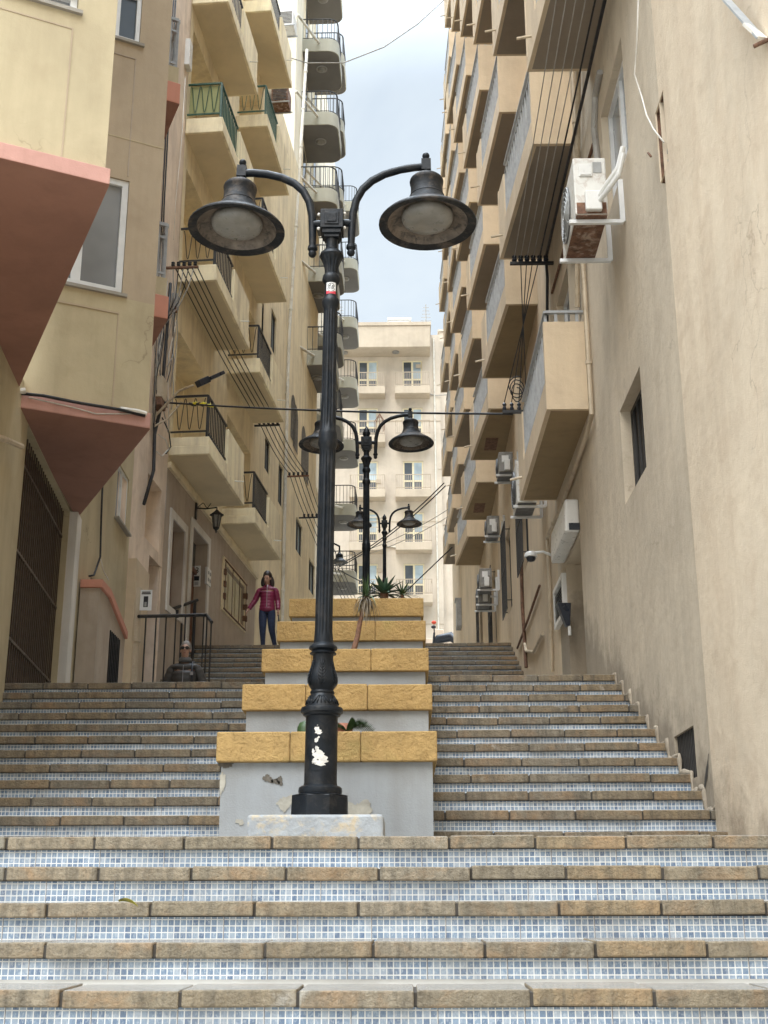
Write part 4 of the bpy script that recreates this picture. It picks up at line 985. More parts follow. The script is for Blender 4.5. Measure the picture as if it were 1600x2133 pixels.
wins = [w_ for w_ in wins if not any(w_[0] < o[1] and w_[1] > o[0] and w_[2] < o[3] and w_[3] > o[2] for o in logs)]
ops += wins
zg = 7.42   # brown painted ground floor up to here
m = MB().wall(FF, 0, 8.0, 3, zg, [o for o in ops if o[3] < zg+.4 and o[0] < 8], .2); m.build('ground_floor_wall', M['brown_wall'], yb)
m = MB().wall(FF, 0, 8.0, zg, 23.2, [o for o in ops if o[2] > zg-.2 and o[0] < 8], .2); m.build('wall', M['yellow'], yb)
m = MB().wall(FF, 8.0, 17.0, 3, 21.5, [o for o in ops if o[0] >= 8], .1); m.build('plain_wall', M['yellow'], yb)
MB().fbox(FF, 0, 8.0, zg-.09, zg+.02, 0, .06).build('string_course', M['yellow'], yb)
for k, o in enumerate(logs):
    d_ = MB(); d_.fbox(FF, o[0]-.02, o[1]+.02, o[2]-.02, o[3]+.02, -.62, -.552); d_.build('loggia_back', M['yellow'], yb)
    dd = MB(); dd.fbox(FF, o[0]+.05, o[0]+.95, o[2], o[2]+2.05, -.552, -.50); dd.build('balcony_door', M['frame_dark'], yb)
    MB().fbox(FF, o[0]+.13, o[0]+.87, o[2]+.1, o[2]+1.95, -.505, -.492).build('door_pane', M['glass'], yb)
for o in wins: window(yb, FF, *o[:4], .09, M['frame_dark'], M['glass_blue'], 2, .06)
# ground floor: window in stone frame, door no. 3, shuttered window
def surround(F, o, wd, mat, par, pr=.03):
    s = MB(); s.fbox(F, o[0]-wd, o[0], o[2]-wd*.8, o[3]+wd, .001, pr); s.fbox(F, o[1], o[1]+wd, o[2]-wd*.8, o[3]+wd, .001, pr)
    s.fbox(F, o[0], o[1], o[3], o[3]+wd, .001, pr); s.fbox(F, o[0], o[1], o[2]-wd*.8, o[2], .001, pr); return s.build('stone_surround', mat, par)
surround(FF, dW, .15, M['white_paint'], yb); surround(FF, dD, .15, M['white_paint'], yb); surround(FF, dS, .13, M['yellow'], yb)
MB().fbox(FF, dW[0], dW[1], dW[2], dW[3], -.24, -.2).build('window', M['wood'], yb)
dr = MB().fbox(FF, dD[0], dD[1], dD[2], dD[3]-.62, -.3, -.245).build('door', M['wood'], yb)
mo = MB(); 
for k in range(2):
    for z0, z1 in ((.2,.9),(1.05,1.8)):
        ua = dD[0]+.08+(dD[1]-dD[0]-.1)*k/2; mo.fbox(FF, ua, ua+(dD[1]-dD[0])*.4, dD[2]+z0, dD[2]+z1, -.244, -.232)
mo.fbox(FF, dD[0], dD[1], dD[3]-.62, dD[3]-.53, -.26, -.19); mo.build('door_panel', M['wood'], dr, bevel=.006)
MB().fbox(FF, dD[0], dD[1], dD[3]-.53, dD[3], -.28, -.24).build('transom_pane', M['glass'], yb)
shm = MB(); nn = 34
shm.fbox(FF, dS[0], dS[1], dS[2], dS[3], -.11, -.08)
so_ = shm.build('shutter', M['frame_yellow'], yb); ls = MB()
for c0, c1 in ((.02,.30),(.36,.64),(.70,.98)):
    for k in range(nn):
        z = dS[2]+.05+(dS[3]-dS[2]-.1)*k/nn; ua = dS[0]+(dS[1]-dS[0])*c0; ub = dS[0]+(dS[1]-dS[0])*c1
        ls.hexa([FF.pt(ua,z,-.075),FF.pt(ub,z,-.075),FF.pt(ub,z+.01,-.075),FF.pt(ua,z+.01,-.075)],[FF.pt(ua,z+.02,-.05),FF.pt(ub,z+.02,-.05),FF.pt(ub,z+.03,-.05),FF.pt(ua,z+.03,-.05)])
ls.build('shutter_slats', M['frame_yellow'], so_)
gm = MB()
for k in range(4): u = dS[0]+(dS[1]-dS[0])*k/3; gm.bar(FF.pt(u,dS[2]-.06,.05), FF.pt(u,dS[3]+.06,.05), .014)
for z in (dS[2]-.06, dS[3]+.06): gm.bar(FF.pt(dS[0]-.05,z,.05), FF.pt(dS[1]+.05,z,.05), .025)
for u in (dS[0]-.03, dS[1]+.03):
    for z in (dS[2]+.2, (dS[2]+dS[3])/2, dS[3]-.2): gm.box(*(lambda p: (p.x-.05,p.x+.05,p.y-.05,p.y+.05,p.z-.06,p.z+.06))(FF.pt(u,z,.03)))
gm.build('window_grille', M['rust'], yb)
# balconies
PJ = .74
def l_balcony(u0, u1, z, rail_mat, mesh=None, k=0):
    L = u1-u0; b = MB()
    b.fbox(FF, u0, u1, z, z+.17, 0, PJ); b.fbox(FF, u0+.015, u1-.015, z+.17, z+.34, 0, PJ-.02)
    um = u0 + L*.52
    b.fbox(FF, um, u1-.015, z+.34, z+1.08, PJ-.13, PJ-.03); b.fbox(FF, u1-.115, u1-.015, z+.34, z+1.08, 0, PJ-.132)
    bo = b.build('balcony', M['yellow_par'], yb, bevel=.012)
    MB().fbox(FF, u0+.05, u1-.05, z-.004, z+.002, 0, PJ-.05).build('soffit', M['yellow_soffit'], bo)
    r = MB(); zt = z+1.14; ui = u0+.07; oo = PJ-.08
    r.bar(FF.pt(ui,zt,0), FF.pt(ui,zt,oo), .035); r.bar(FF.pt(ui,z+.46,0), FF.pt(ui,z+.46,oo), .028)
    r.bar(FF.pt(ui,zt,oo), FF.pt(um,zt,oo), .035); r.bar(FF.pt(ui,z+.46,oo), FF.pt(um,z+.46,oo), .028)
    r.bar(FF.pt(ui,z+.34,oo), FF.pt(ui,zt,oo), .035)
    for q in range(1, 12): u = ui+(um-ui)*q/12; r.bar(FF.pt(u,z+.34,oo), FF.pt(u,zt,oo), .02)
    sc = []
    for q in range(49):
        s_ = q/48; sc.append(FF.pt(ui, z+.80+.30*math.cos(s_*math.pi*6), .06+(oo-.1)*s_))
    r.tube(sc, .008, 5); r.build('railing', rail_mat, bo)
    if mesh: 
        ms = MB().fbox(FF, ui+.03, ui+.034, z+.48, zt-.02, .03, oo-.04); ms.fbox(FF, ui+.05, um-.02, z+.48, zt-.02, oo-.05, oo-.046); ms.build('wind_screen', mesh, bo)
    MB().tube([FF.pt(u0+L*.72,z+.24,PJ-.05), FF.pt(u0+L*.72,z+.22,PJ+.16)], .014, 6).build('drain_spout', M['pipe_white'], bo)
scr = plaster('green_screen', (.33,.34,.16), (.2,.2,.1), .2, .3, .1)
for i, z in enumerate(F1):
    for j, (u0, u1) in enumerate(cols):
        gr_ = (i == 2 and j == 0) or (i == 3 and j == 1)
        l_balcony(u0, u1, z, M['rail_green'] if gr_ else M['rail_black'], scr if (i == 2 and j == 0) else None, i)

# ---- curved balcony building further up
cb = thing('curved_balcony_building', (-3.2, 40, 6), 'cream apartment building with rounded olive balconies and round ceiling lights, far left', 'apartment building')
FC = Fac((-3.62, 33.6), (-3.36, 53), 1)
if FC.n.x < 0: FC.n = -FC.n
m = MB()
zl = 14.6
m.wall(FC, 0, FC.len, zl, 33, [], .1, off=.30); a = FC.pt(0,zl,.30); b_ = FC.pt(0,33,.30); c_ = FC.pt(0,33,-.9); d_ = FC.pt(0,zl,-.9); m.quad(a,b_,c_,d_)
a = FC.pt(0,zl,.30); b_ = FC.pt(FC.len,zl,.30); c_ = FC.pt(FC.len,zl,-3); d_ = FC.pt(0,zl,-3); m.quad(a,b_,c_,d_)
a = FC.pt(0,33,.30); b_ = FC.pt(FC.len,33,.30); c_ = FC.pt(FC.len,33,-6); d_ = FC.pt(0,33,-6); m.quad(a,b_,c_,d_)
m.quad(FC.pt(FC.len,6,.3),FC.pt(FC.len,33,.3),FC.pt(FC.len,33,-6),FC.pt(FC.len,6,-6))
m.build('wall', M['cream_wall'], cb)
MB().wall(FC, 6.9, FC.len, 5, zl, [], off=.12).build('lower_wall', M['cream_wall'], cb)
def c_balcony(u0, u1, z, pj=1.25, lit=True):
    o0 = .30; r = .38
    def outline(ins):
        pts = [FC.pt(u0+ins, 0, o0)]
        for k in range(9):
            t_ = math.pi/2*k/8; pts.append(FC.pt(u0+r-(r-ins)*math.cos(t_), 0, pj+o0-r+(r-ins)*math.sin(t_)))
        for k in range(9):
            t_ = math.pi/2*k/8; pts.append(FC.pt(u1-r+(r-ins)*math.sin(t_), 0, pj+o0-r+(r-ins)*math.cos(t_)))
        pts.append(FC.pt(u1-ins, 0, o0)); return pts
    ol = outline(0)
    bo = MB().prism([(p.x,p.y) for p in ol], z, z+.50).build('balcony', M['olive'], cb, bevel=.01)
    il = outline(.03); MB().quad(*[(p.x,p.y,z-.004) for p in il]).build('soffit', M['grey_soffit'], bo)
    rl = outline(.05); rm = MB()
    rm.tube([(p.x,p.y,z+1.32) for p in rl], .022, 6); rm.tube([(p.x,p.y,z+.56) for p in rl], .014, 5)
    acc = 0; last = None
    for p, q in zip(rl, rl[1:]):
        L = (q-p).length; n_ = max(1, round(L/.16))
        for k in range(n_):
            c = p.lerp(q, k/n_)
            if last is None or (c-last).length > .12: rm.bar((c.x,c.y,z+.5), (c.x,c.y,z+1.32), .02); last = c.copy()
    rm.build('railing', M['rail_black'], bo)
    if lit:
        c = FC.pt(u0+(u1-u0)*.42, z-.004, o0+pj*.48)
        MB().lathe([(.19,0),(.19,-.03),(.165,-.035),(.165,-.0)], c, 20).build('light_rim', M['grey_plastic'], bo, smooth='auto')
        MB().lathe([(.16,-.03),(.14,-.055),(.08,-.07),(.005,-.075)], c, 16).build('ceiling_light', M['lens'], bo, smooth=True)
    MB().tube([FC.pt(u0-1.95,z-.10,o0+.03), FC.pt(u0-.03,z+.30,o0+.55)], .045, 7).build('overflow_pipe', M['pipe_white'], bo)
    o = (u0+.35, u0+1.35)
    d_ = MB().fbox(FC, o[0], o[1], z+.5, z+2.5, o0+.002, o0+.05); d_.build('door_frame', M['cream_wall'], bo); MB().fbox(FC, o[0]+.1, o[1]-.1, z+.5, z+2.4, o0+.052, o0+.06).build('door_pane', M['glass'], bo)
for k in range(6):
    c_balcony(1.9, 4.15, 15.9+2.88*k, 1.22)
    c_balcony(5.6, 7.6, 15.4+2.88*k, 1.15)
for k in range(7): c_balcony(16.2, 18.6, 12.6+2.88*k, 1.12)
# arched windows of the lower wall
aw = MB()
for (px, py) in ((606,840),(611,860),(628,905),(634,930)):
    u, z = FF.px(px, py); u = min(u, 16.5)
    pts = [FF.pt(u+.0,z-1.0,.012), FF.pt(u+.8,z-1.0,.012)] + [FF.pt(u+.4+.4*math.cos(math.pi*k/10), z+.4*math.sin(math.pi*k/10), .012) for k in range(11)]
    MB().quad(*pts).build('arched_window', M['frame_dark'], yb)
# air conditioners on the yellow building
def ac_left(px, py, u_w, lb, rusty):
    u, z = FF.px(px, py, .3)
    t_ = thing('air_conditioner', FF.pt(u, z, .2), lb, 'air conditioner')
    MB().fbox(FF, u-.28, u+.28, z-.25, z+.25, .05, .5).build('casing', M['ac_rust'] if rusty else M['ac'], t_, bevel=.01)
    g_ = MB()
    for k in range(9): g_.bar(FF.pt(u-.285, z-.18+.045*k, .1), FF.pt(u-.285, z-.18+.045*k, .46), .016)
    g_.build('grille', M['ac_dark'], t_)
    br = MB(); br.bar(FF.pt(u-.3,z-.27,0), FF.pt(u-.3,z-.27,.55), .03); br.bar(FF.pt(u+.2,z-.27,0), FF.pt(u+.2,z-.27,.55), .03); br.build('bracket', M['rail_grey'], t_)
ac_left(600, 50, 9, 'air conditioner with black grille near the top of the pale yellow building', False)
ac_left(588, 208, 9, 'rusty spotted air conditioner under the top left balconies', True)
# ================================================================ BACK BUILDING
bk = thing('back_building', (0, 72, 11), 'white apartment building closing the street, small iron railed balconies', 'apartment building')
FB = Fac((-14, 72), (12, 72), -1); FB.n = Vector((0,-1,0)); FB.p = Vector((0,72,0)); FB.d = Vector((1,0,0))
FLB = [16.7, 19.9, 23.2, 26.7, 29.9]
cxs = [-5.6, -2.15, .62, ]
ops = []
for z in FLB:
    for cx in cxs: ops.append((cx-.62, cx+.62, z+.55, z+2.6, .12))
m = MB().wall(FB, -14, 2.35, 8, 34.25, ops, .12); m.quad((2.35,72,8),(2.35,84,8),(2.35,84,34.25),(2.35,72,34.25)); m.quad((-14,72,34.25),(2.35,72,34.25),(2.35,84,34.25),(-14,84,34.25))
m.build('wall', M['back'], bk)
m = MB().wall(FB, 2.35, 12, 8, 34.0, [], off=-.4); m.build('side_wall', M['back'], bk)
rg = random.Random(4)
for k, o in enumerate(ops):
    z = o[2]; s_ = window(bk, FB, *o[:4], .1, M['frame_yellow'], M['glass'], 2, .09, mid=.38)
    if k % 3: MB().fbox(FB, o[0]+.68, o[1]-.09, z+.85, o[3]-.1, -.085, -.06).build('curtain', M['glass_blue'], s_)
for z in FLB:
    for cx in cxs:
        b = MB().fbox(FB, cx-1.08, cx+1.08, z, z+.5, 0, .95).build('balcony', M['back_par'], bk, bevel=.02)
        r = MB(); x0, x1, zt = cx-1.04, cx+1.04, z+1.42
        for za in (zt, z+.6): r.bar(FB.pt(x0,za,.9), FB.pt(x1,za,.9), .04); r.bar(FB.pt(x0,za,0), FB.pt(x0,za,.9), .04); r.bar(FB.pt(x1,za,0), FB.pt(x1,za,.9), .04)
        for q in range(20): r.bar(FB.pt(x0+(x1-x0)*q/19,z+.5,.9), FB.pt(x0+(x1-x0)*q/19,zt,.9), .022)
        for q in range(1,5):
            for x in (x0, x1): r.bar(FB.pt(x,z+.5,.18*q), FB.pt(x,zt,.18*q), .02)
        r.build('railing', M['rail_tan'], b)
p = MB().fbox(FB, -5.0, 1.75, 32.75, 34.2, .0, 1.5); p.build('penthouse_parapet', M['back_par'], bk, bevel=.03)
MB().fbox(FB, -5.05, 1.8, 34.2, 34.42, .0, 1.56).build('parapet_coping', M['back_par'], bk)
for x in (-3.6, -.4): MB().lathe([(.22,0),(.22,-.08),(.02,-.14)], FB.pt(x, 32.745, .8), 14).build('soffit_light', M['lens'], bk)
for x, z in ((-1.5,28.8),(-1.5,24.5),(-1.45,18.9),(1.0,32.1)): MB().fbox(FB, x-.15, x+.15, z-.12, z+.12, .001, .05).build('vent_cover', M['back_par'], bk)
for z in (28.4, 21.9, 15.6): MB().fbox(FB, -14, 2.35, z, z+.05, .001, .03).build('string_course', M['back_par'], bk)
# roof clutter
def tank(x0, x1, y, z0, z1, lb, mat):
    t_ = thing('roof_hut', (x0, y, z0), lb, 'roof structure'); MB().box(x0, x1, y, y+2.5, z0, z1).build('walls', mat, t_, bevel=.03); MB().box(x0-.1, x1+.1, y-.1, y+2.6, z1+.001, z1+.12).build('slab', mat, t_)
tank(-.85, .5, 74, 34.2, 36.3, 'white roof hut near the middle of the back building roof', M['alu'])
tank(2.45, 6, 75, 34.0, 35.9, 'long low white hut on the right end of the back roof', M['back'])
tank(-2.8, -1.8, 73.5, 34.2, 35.1, 'small low grey box on the back building roof', M['concrete'])
def antenna(x, y, z, h, lb):
    t_ = thing('antenna', (x, y, z), lb, 'antenna', None); a = MB().tube([(x,y,z),(x,y,z+h)], .03, 6)
    for k in range(5): zz = z+h*(.55+.09*k); a.bar((x-.35+.04*k,y,zz), (x+.35-.04*k,y,zz), .025)
    a.build('mast', M['cable_grey'], t_)
antenna(-4.0, 73, 34.3, 2.7, 'thin television antenna at the left of the back roof'); antenna(1.55, 73, 34.3, 2.6, 'thin television antenna at the right corner of the back roof')
# pipes on the back wall
for k, (pts, lb) in enumerate((([(1.98,71.95,34),(2.0,71.95,22),(2.02,71.95,12)], 'white drain pipe running down the right side of the back building'), ([(1.1,71.95,30.9),(1.4,71.95,30.3),(2.0,71.95,30.1),(3,71.7,30.05)], 'dark cable sagging across the top right of the back wall'), ([(-4,71.95,22.2),(-1.1,71.95,22.2),(-1.1,71.95,20.4),(-.4,71.95,20.3)], 'thin pipe between the two middle balconies of the back wall'), ([(-3,71.95,15.9),(-.9,71.95,15.95),(-.85,71.95,16.2)], 'thin white pipe low on the back wall'))):
    t_ = thing('wall_pipe', pts[0], lb, 'pipe'); MB().tube(pts, .05 if k != 1 else .035, 6).build('pipe', M['pipe_white'] if k != 1 else M['cable_grey'], t_)
# far rubble wall and scooter at the top of the right-hand stairs
rw = thing('rubble_wall', (1, 60, 11), 'low broken rubble wall in front of the back building', 'wall'); mbw = MB(); rg = random.Random(9)
x = -3.0
for row in range(5):
    x = -3.0
    while x < 3.6:
        ln = rg.uniform(.3,.7); h = .42
        if not (row == 4 and rg.random() < .35): mbw.box(x+.01, min(x+ln,3.6)-.01, 60+rg.uniform(-.05,.05), 60.5, 10.7+row*h+.005, 10.7+(row+1)*h-.01-rg.uniform(0,.05))
        x += ln
mbw.build('stones', M['rock'], rw, bevel=.03)
vn = thing('hanging_basket', (-1.4, 71, 27.9), 'round wire cage hanging over a flowered balcony of the back building', 'cage'); cg = MB()
for k in range(8):
    a = 2*math.pi*k/8; cg.tube([(-1.4+.3*math.cos(a),70.9+.3*math.sin(a),27.4),(-1.4+.3*math.cos(a),70.9+.3*math.sin(a),28.0),(-1.4,70.9,28.5)], .02, 5)
cg.build('cage', M['rust'], vn)
sc = thing('motor_scooter', (.95, 58, 10.95), 'dark motor scooter parked at the top of the right stairs', 'scooter')
MB().tube([(1.5,57.6,11.5),(1.45,57.7,11.9),(1.2,57.8,12.15),(.6,57.9,12.05),(.4,57.9,11.7)], [.1,.17,.24,.22,.12], 10).build('seat', M['navy_plastic'], sc, smooth=True)
MB().tube([(1.5,57.7,11.25),(1.2,57.75,11.6),(.8,57.8,11.55),(.35,57.85,11.35)], [.12,.25,.26,.16], 10).build('body', M['grey_plastic'], sc, smooth=True)
for x in (.25, 1.75):
    wh = MB().tube([(x+.24*math.cos(a),57.8,11.2+.24*math.sin(a)) for a in [2*math.pi*k/16 for k in range(17)]], .06, 6, False); wh.build('wheel', M['cable'], sc)
MB().tube([(.25,57.8,11.2),(.38,57.8,11.9),(.42,57.8,12.35)], .05, 8).build('fork', M['navy_plastic'], sc)
MB().tube([(.42,57.4,12.4),(.42,57.8,12.36),(.42,58.2,12.4)], .03, 6).build('handlebar', M['cable'], sc)
for y, z in ((57.4,12.75),(58.2,12.7)):
    MB().tube([(.42,y,12.4),(.40,y-.03,z-.1)], .015, 5).build('mirror_stem', M['cable'], sc); MB().ball((.40,y-.03,z), .12, 10, 6, .7).build('mirror', M['red_paint'] if y < 58 else M['cable'], sc, smooth=True)

sc.location = (1.95, 58, 10.73)
# ================================================================ CABLES
def cable(pts, r, mat, label, name='cable', grp=None, sag=0.0, cat='cable'):
    pts = [Vector(p) for p in pts]
    if sag and len(pts) == 2:
        a, b = pts; pts = [a.lerp(b, k/16) - Vector((0,0,sag*4*(k/16)*(1-k/16))) for k in range(17)]
    t_ = thing(name, pts[0], label, cat, grp); MB().tube(pts, r, 5).build('wire', mat, t_, smooth=True); return t_
def bracket(F, u, z, n, o0, gap, label, mat, axis='o'):
    t_ = thing('cable_bracket', F.pt(u, z), label, 'bracket')
    L = gap*(n-1)
    MB().bar(F.pt(u, z, 0), F.pt(u, z, o0+L+.06), .05, .035).build('cross_arm', mat, t_)
    P = []
    for k in range(n):
        c = F.pt(u, z, o0+gap*k); MB().lathe([(.012,.0),(.012,.03),(.034,.04),(.036,.06),(.024,.07),(.034,.085),(.034,.105),(.02,.115),(.01,.12)], c, 10).build('insulator', M['navy_plastic'], t_, smooth='auto'); P.append(c + Vector((0,0,.085)))
    return P
LW = 'wires along the left facade'; RW = 'wires along the right facade'
def ffp(px, py, o): u, z = FF.px(px, py, o); return u, z
uS, zS = FS2.px(358, 558, .1)
P0 = bracket(FS2, uS, zS, 5, .12, .10, 'rusty bracket with tangled wires on the left stone house', M['rust'])
u1, z1 = ffp(560, 886, .35); P1 = bracket(FF, u1, z1, 5, .12, .11, 'wire bracket with white insulators under the second left balcony', M['rail_black'])
u2, z2 = ffp(618, 992, .35); P2 = bracket(FF, u2, z2, 5, .15, .12, 'wooden wire bracket with dark insulators beside the white drain pipe', M['wood'])
u3, z3 = ffp(648, 1078, .35); u3 = min(u3, 17); P3 = bracket(FF, u3, z3, 5, .15, .12, 'farthest left wire bracket, close to the nearest lamp post', M['rail_black'])
ends = [FF.pt(23, z3-.4, .15+.12*k) for k in range(5)]
for k in range(5):
    pts = []
    for a, b, sg in ((P0[k],P1[k],.10),(P1[k],P2[k],.12),(P2[k],P3[k],.05),(P3[k],ends[k],.1)):
        pts += [a.lerp(b, q/8) - Vector((0,0,sg*4*(q/8)*(1-q/8))) for q in range(8)]
    pts.append(ends[k]); cable(pts, .011, M['cable'], 'one of five black parallel wires running along the left facade', grp=LW)
# right bracket and wires
uR, zR = FR.px(1150, 548, .02)
PR = bracket(FR, uR, zR, 6, .10, .085, 'long black cross arm with glass insulators on the right facade', M['rail_black'])
for k in range(6):
    near = Vector((PR[k].x - .02*k + .05, 3.5, PR[k].z+.12)); pts = [near.lerp(PR[k], q/14) - Vector((0,0,.10*4*(q/14)*(1-q/14))) for q in range(15)]
    heavy = k < 2
    cable(pts, .02 if k == 0 else (.011 if k == 1 else .006), M['cable'] if heavy else M['cable_grey'], ['thick dark cable nearest the right facade wall','thin black wire beside the thick cable on the right'][k] if heavy else 'one of four thin grey wires strung over the right stairs', grp=None if heavy else RW)
c0 = FR.pt(15.95, 6.42, .52)
br = thing('cable_bracket', c0, 'small black insulator rack at the far end of the lowest right balcony', 'bracket'); mb_ = MB(); mb_.bar(c0+Vector((-.16,0,0)), c0+Vector((.26,0,0)), .05, .04); mb_.build('cross_arm', M['rail_black'], br)
dd = []
for k in range(4):
    c = c0 + Vector((-.13+.1*k,0,.02)); MB().lathe([(.02,0),(.03,.03),(.018,.06),(.03,.09),(.01,.12)], c, 8).build('insulator', M['navy_plastic'], br, smooth='auto'); dd.append(c + Vector((0,0,.12)))
for k in range(4):
    a = PR[min(k+1,5)]; cable([a + (dd[k]-a)*(q/6) + Vector((0,.03*math.sin(q),0)) for q in range(7)], .007, M['cable'], 'one of four thin wires dropping from the right cross arm', grp='drop wires on the right facade')
cable([PR[0], PR[0]+Vector((.02,.1,-.25)), PR[0]+Vector((.0,.2,-.9)), PR[0]+Vector((-.06,.5,-1.5)), dd[3]], .022, M['cable'], 'thick black cable hanging below the right cross arm')
lp = []
for k in range(40): lp.append(c0 + Vector((.05+.12*math.sin(k*.5)*(.5+k/80), .02*math.cos(k*.9), .25+.12*math.cos(k*.5)+.004*k)))
cable(lp, .008, M['cable'], 'coil of loose black wire above the small insulator rack')
# street crossing cables
uL, zL = FS2.px(332, 838, .05); cl = FS2.pt(uL, zL, .08)
cable([cl, c0 + Vector((-.02,0,-.03))], .016, M['cable'], 'black cable crossing the street behind the nearest lamp post', sag=.05)
cable([at_y(590,116,30), at_y(640,131,30.2), at_y(715,131,30.6), at_y(800,98,31), at_y(870,50,31.5), at_y(930,-5,32)], .018, M['cable_grey'], 'single grey cable sagging across the sky at the top')
ftn = FR.pt(30.5, 10.2, .6)
for k, (pa, pb, lb) in enumerate((((704,1178),(925,1006),'upper of two dark cables rising to the right past the third lamp'),((704,1182),(928,1012),'lower of two dark cables rising to the right past the third lamp'))):
    cable([at_y(*pa, 46), at_y(*pb, 38)], .02, M['cable'], lb, sag=.25)
for k, (pa, pb, lb) in enumerate((((715,1160),(935,1060),'upper thin pale wire sloping across the back building'),((720,1166),(935,1075),'lower thin pale wire sloping across the back building'))):
    cable([at_y(*pa, 46), at_y(*pb, 40)], .012, M['cable_grey'], lb, sag=.2)
cable([at_y(704,1186,46), at_y(790,1232,44), at_y(850,1228,42), at_y(942,1140,38)], .02, M['cable'], 'low dark cable sagging behind the planter plants')
# facade cables on the stone house
rg = random.Random(21)
for k, (pp, r, mt, lb) in enumerate((
    ([(348,585),(345,650),(330,730),(322,800),(318,860)], .012, 'cable_grey', 'grey cable bundle on the stone house, left strand'),
    ([(355,590),(350,660),(342,760),(335,850),(322,905),(320,980),(300,1050)], .03, 'cable', 'thick dark conduit snaking down the stone house to the drain pipe'),
    ([(378,600),(365,680),(352,740),(350,820),(352,900)], .010, 'cable_white', 'pale cable hanging from the rusty bracket'),
    ([(340,600),(336,700),(328,780),(338,840),(350,900)], .010, 'cable_grey', 'thin grey cable crossing the stone house diagonally'),
    ([(362,0),(357,90),(350,200),(343,330),(338,430),(334,540)], .014, 'cable', 'pair of black cables down the upper stone house, left one'),
    ([(366,0),(361,90),(354,200),(347,330),(342,430),(338,540)], .014, 'cable', 'pair of black cables down the upper stone house, right one'),
    ([(386,160),(378,300),(366,420),(362,500)], .006, 'cable_white', 'hairline pale wire on the upper stone house'),
    ([(330,905),(345,915),(352,935),(338,950),(326,940)], .012, 'cable_white', 'looped white wire beside the lowest left balcony'),
    ([(338,870),(352,900),(356,930),(346,945)], .012, 'cable', 'looped black wire beside the lowest left balcony'),
)):
    cable([FS2.pt(*(lambda q: (q[0], q[1], .06))(FS2.px(x, y, .06))) for x, y in pp], r, M[mt], lb)
for k in range(14):
    x0 = rg.uniform(330,380); y0 = rg.uniform(575,640); y1 = rg.uniform(760,950); pts = []; xx = x0
    for q in range(7):
        yy = y0+(y1-y0)*q/6; xx = x0-(yy-y0)*rg.uniform(.06,.11)+rg.uniform(-4,4); pts.append(FS2.pt(*FS2.px(max(xx,318), yy, .05), .05+rg.uniform(0,.04)))
    cable(pts, rg.choice([.006,.008,.010]), M[rg.choice(['cable_grey','cable_white','cable','cable_grey'])], 'one of many loose cables running down the stone house', grp='loose cables on the stone house')
for k in range(5):
    a_ = P0[k]; e_ = FS2.pt(*FS2.px(356-3*k, 640+9*k, .06), .06)
    cable([a_, a_.lerp(e_,.25)+Vector((.02,0,-.16)), a_.lerp(e_,.6)+Vector((.05,0,-.1)), e_], .009, M['cable' if k % 2 else 'cable_grey'], 'one of five looped tails hanging from the rusty bracket', grp='looped tails on the rusty bracket')
u, z = FS2.px(371, 628, .1); jb = thing('junction_box', FS2.pt(u,z), 'rusty grey junction box under the tangled wire bracket', 'junction box'); MB().fbox(FS2,u-.10,u+.10,z-.13,z+.13,0,.1).build('box', M['rail_grey'], jb, bevel=.01); MB().fbox(FS2,u-.08,u+.08,z-.19,z-.131,.01,.08).build('rusty_base', M['rust'], jb)
u, z = FS2.px(336, 815, .1); jb = thing('junction_box', FS2.pt(u,z), 'beige junction box with dark base low on the stone house', 'junction box'); MB().fbox(FS2,u-.16,u+.16,z-.16,z+.22,0,.16).build('box', M['pipe_beige'], jb, bevel=.01); MB().fbox(FS2,u-.15,u+.17,z-.3,z-.161,.0,.15).build('dark_base', M['rust'], jb)
# cables lying on the second bay's ledge
def bayp(px, py, o): u, z = FA1.px(px, py, o); return FA1.pt(u, z, o)
cable([bayp(28,818,.07), bayp(90,824,.08), bayp(170,840,.08), bayp(250,853,.08), bayp(302,866,.06)], .017, M['cable'], 'black cable bundle lying on the pink edged ledge of the second bay')
cable([bayp(60,828,.05), bayp(150,848,.06), bayp(200,862,.05), bayp(290,862,.05)], .007, M['cable_white'], 'thin pale wire sagging under the black cable bundle on the ledge')
pipe_thing('foam_pipe', [bayp(250,852,.05), bayp(285,857,.06), bayp(304,862,.04)], .028, M['cable_white'], 'white lagged pipe end on the right of the pink ledge', 'pipe', False)
pipe_thing('foam_pipe', [bayp(20,850,.06), bayp(24,832,.1), bayp(34,815,.1), bayp(52,814,.09)], .032, M['cable_white'], 'white lagged elbow at the left end of the pink ledge', 'pipe', False)
def flp(px, py, o): u, z = FL.px(px, py, o); return FL.pt(u, z, o)
pipe_thing('wall_pipe', [flp(-30,905,.05), flp(10,915,.05), flp(45,930,.05)], .03, M['pipe_beige'], 'short beige pipe beside the tall dark gate on the left edge', 'pipe', False)
def fmp(px, py, o): u, z = FM.px(px, py, o); return FM.pt(u, z, o)
cable([fmp(214,1000,.02), fmp(211,1080,.02), fmp(209,1160,.02), fmp(196,1198,.02), fmp(186,1200,.02)], .014, M['cable'], 'black cable down the cream wall behind the white pillar')
cable([fmp(210,1165,.02), fmp(216,1190,.02), fmp(226,1208,.02)], .008, M['cable_white'], 'pale cable curling above the salmon coping')
# ---- drain pipes on the left
d0 = FS2.px(284, 1225, .1); d0 = FS2.pt(max(d0[0], .3), d0[1], .12)
pipe_thing('drain_pipe', [Vector((d0.x,d0.y,d0.z)), Vector((d0.x,d0.y,1.9))], .075, M['pipe_beige'], 'stout cream drain pipe at the foot of the stone house')
uW = FF.px(597, 900, .06)[0]
pipe_thing('drain_pipe', [FF.pt(uW+.35,25,.36), FF.pt(uW,15.5,.08), FF.pt(uW,14.3,.06), FF.pt(uW,4.5,.06)], .045, M['pipe_white'], 'tall white drain pipe on the pale yellow building')
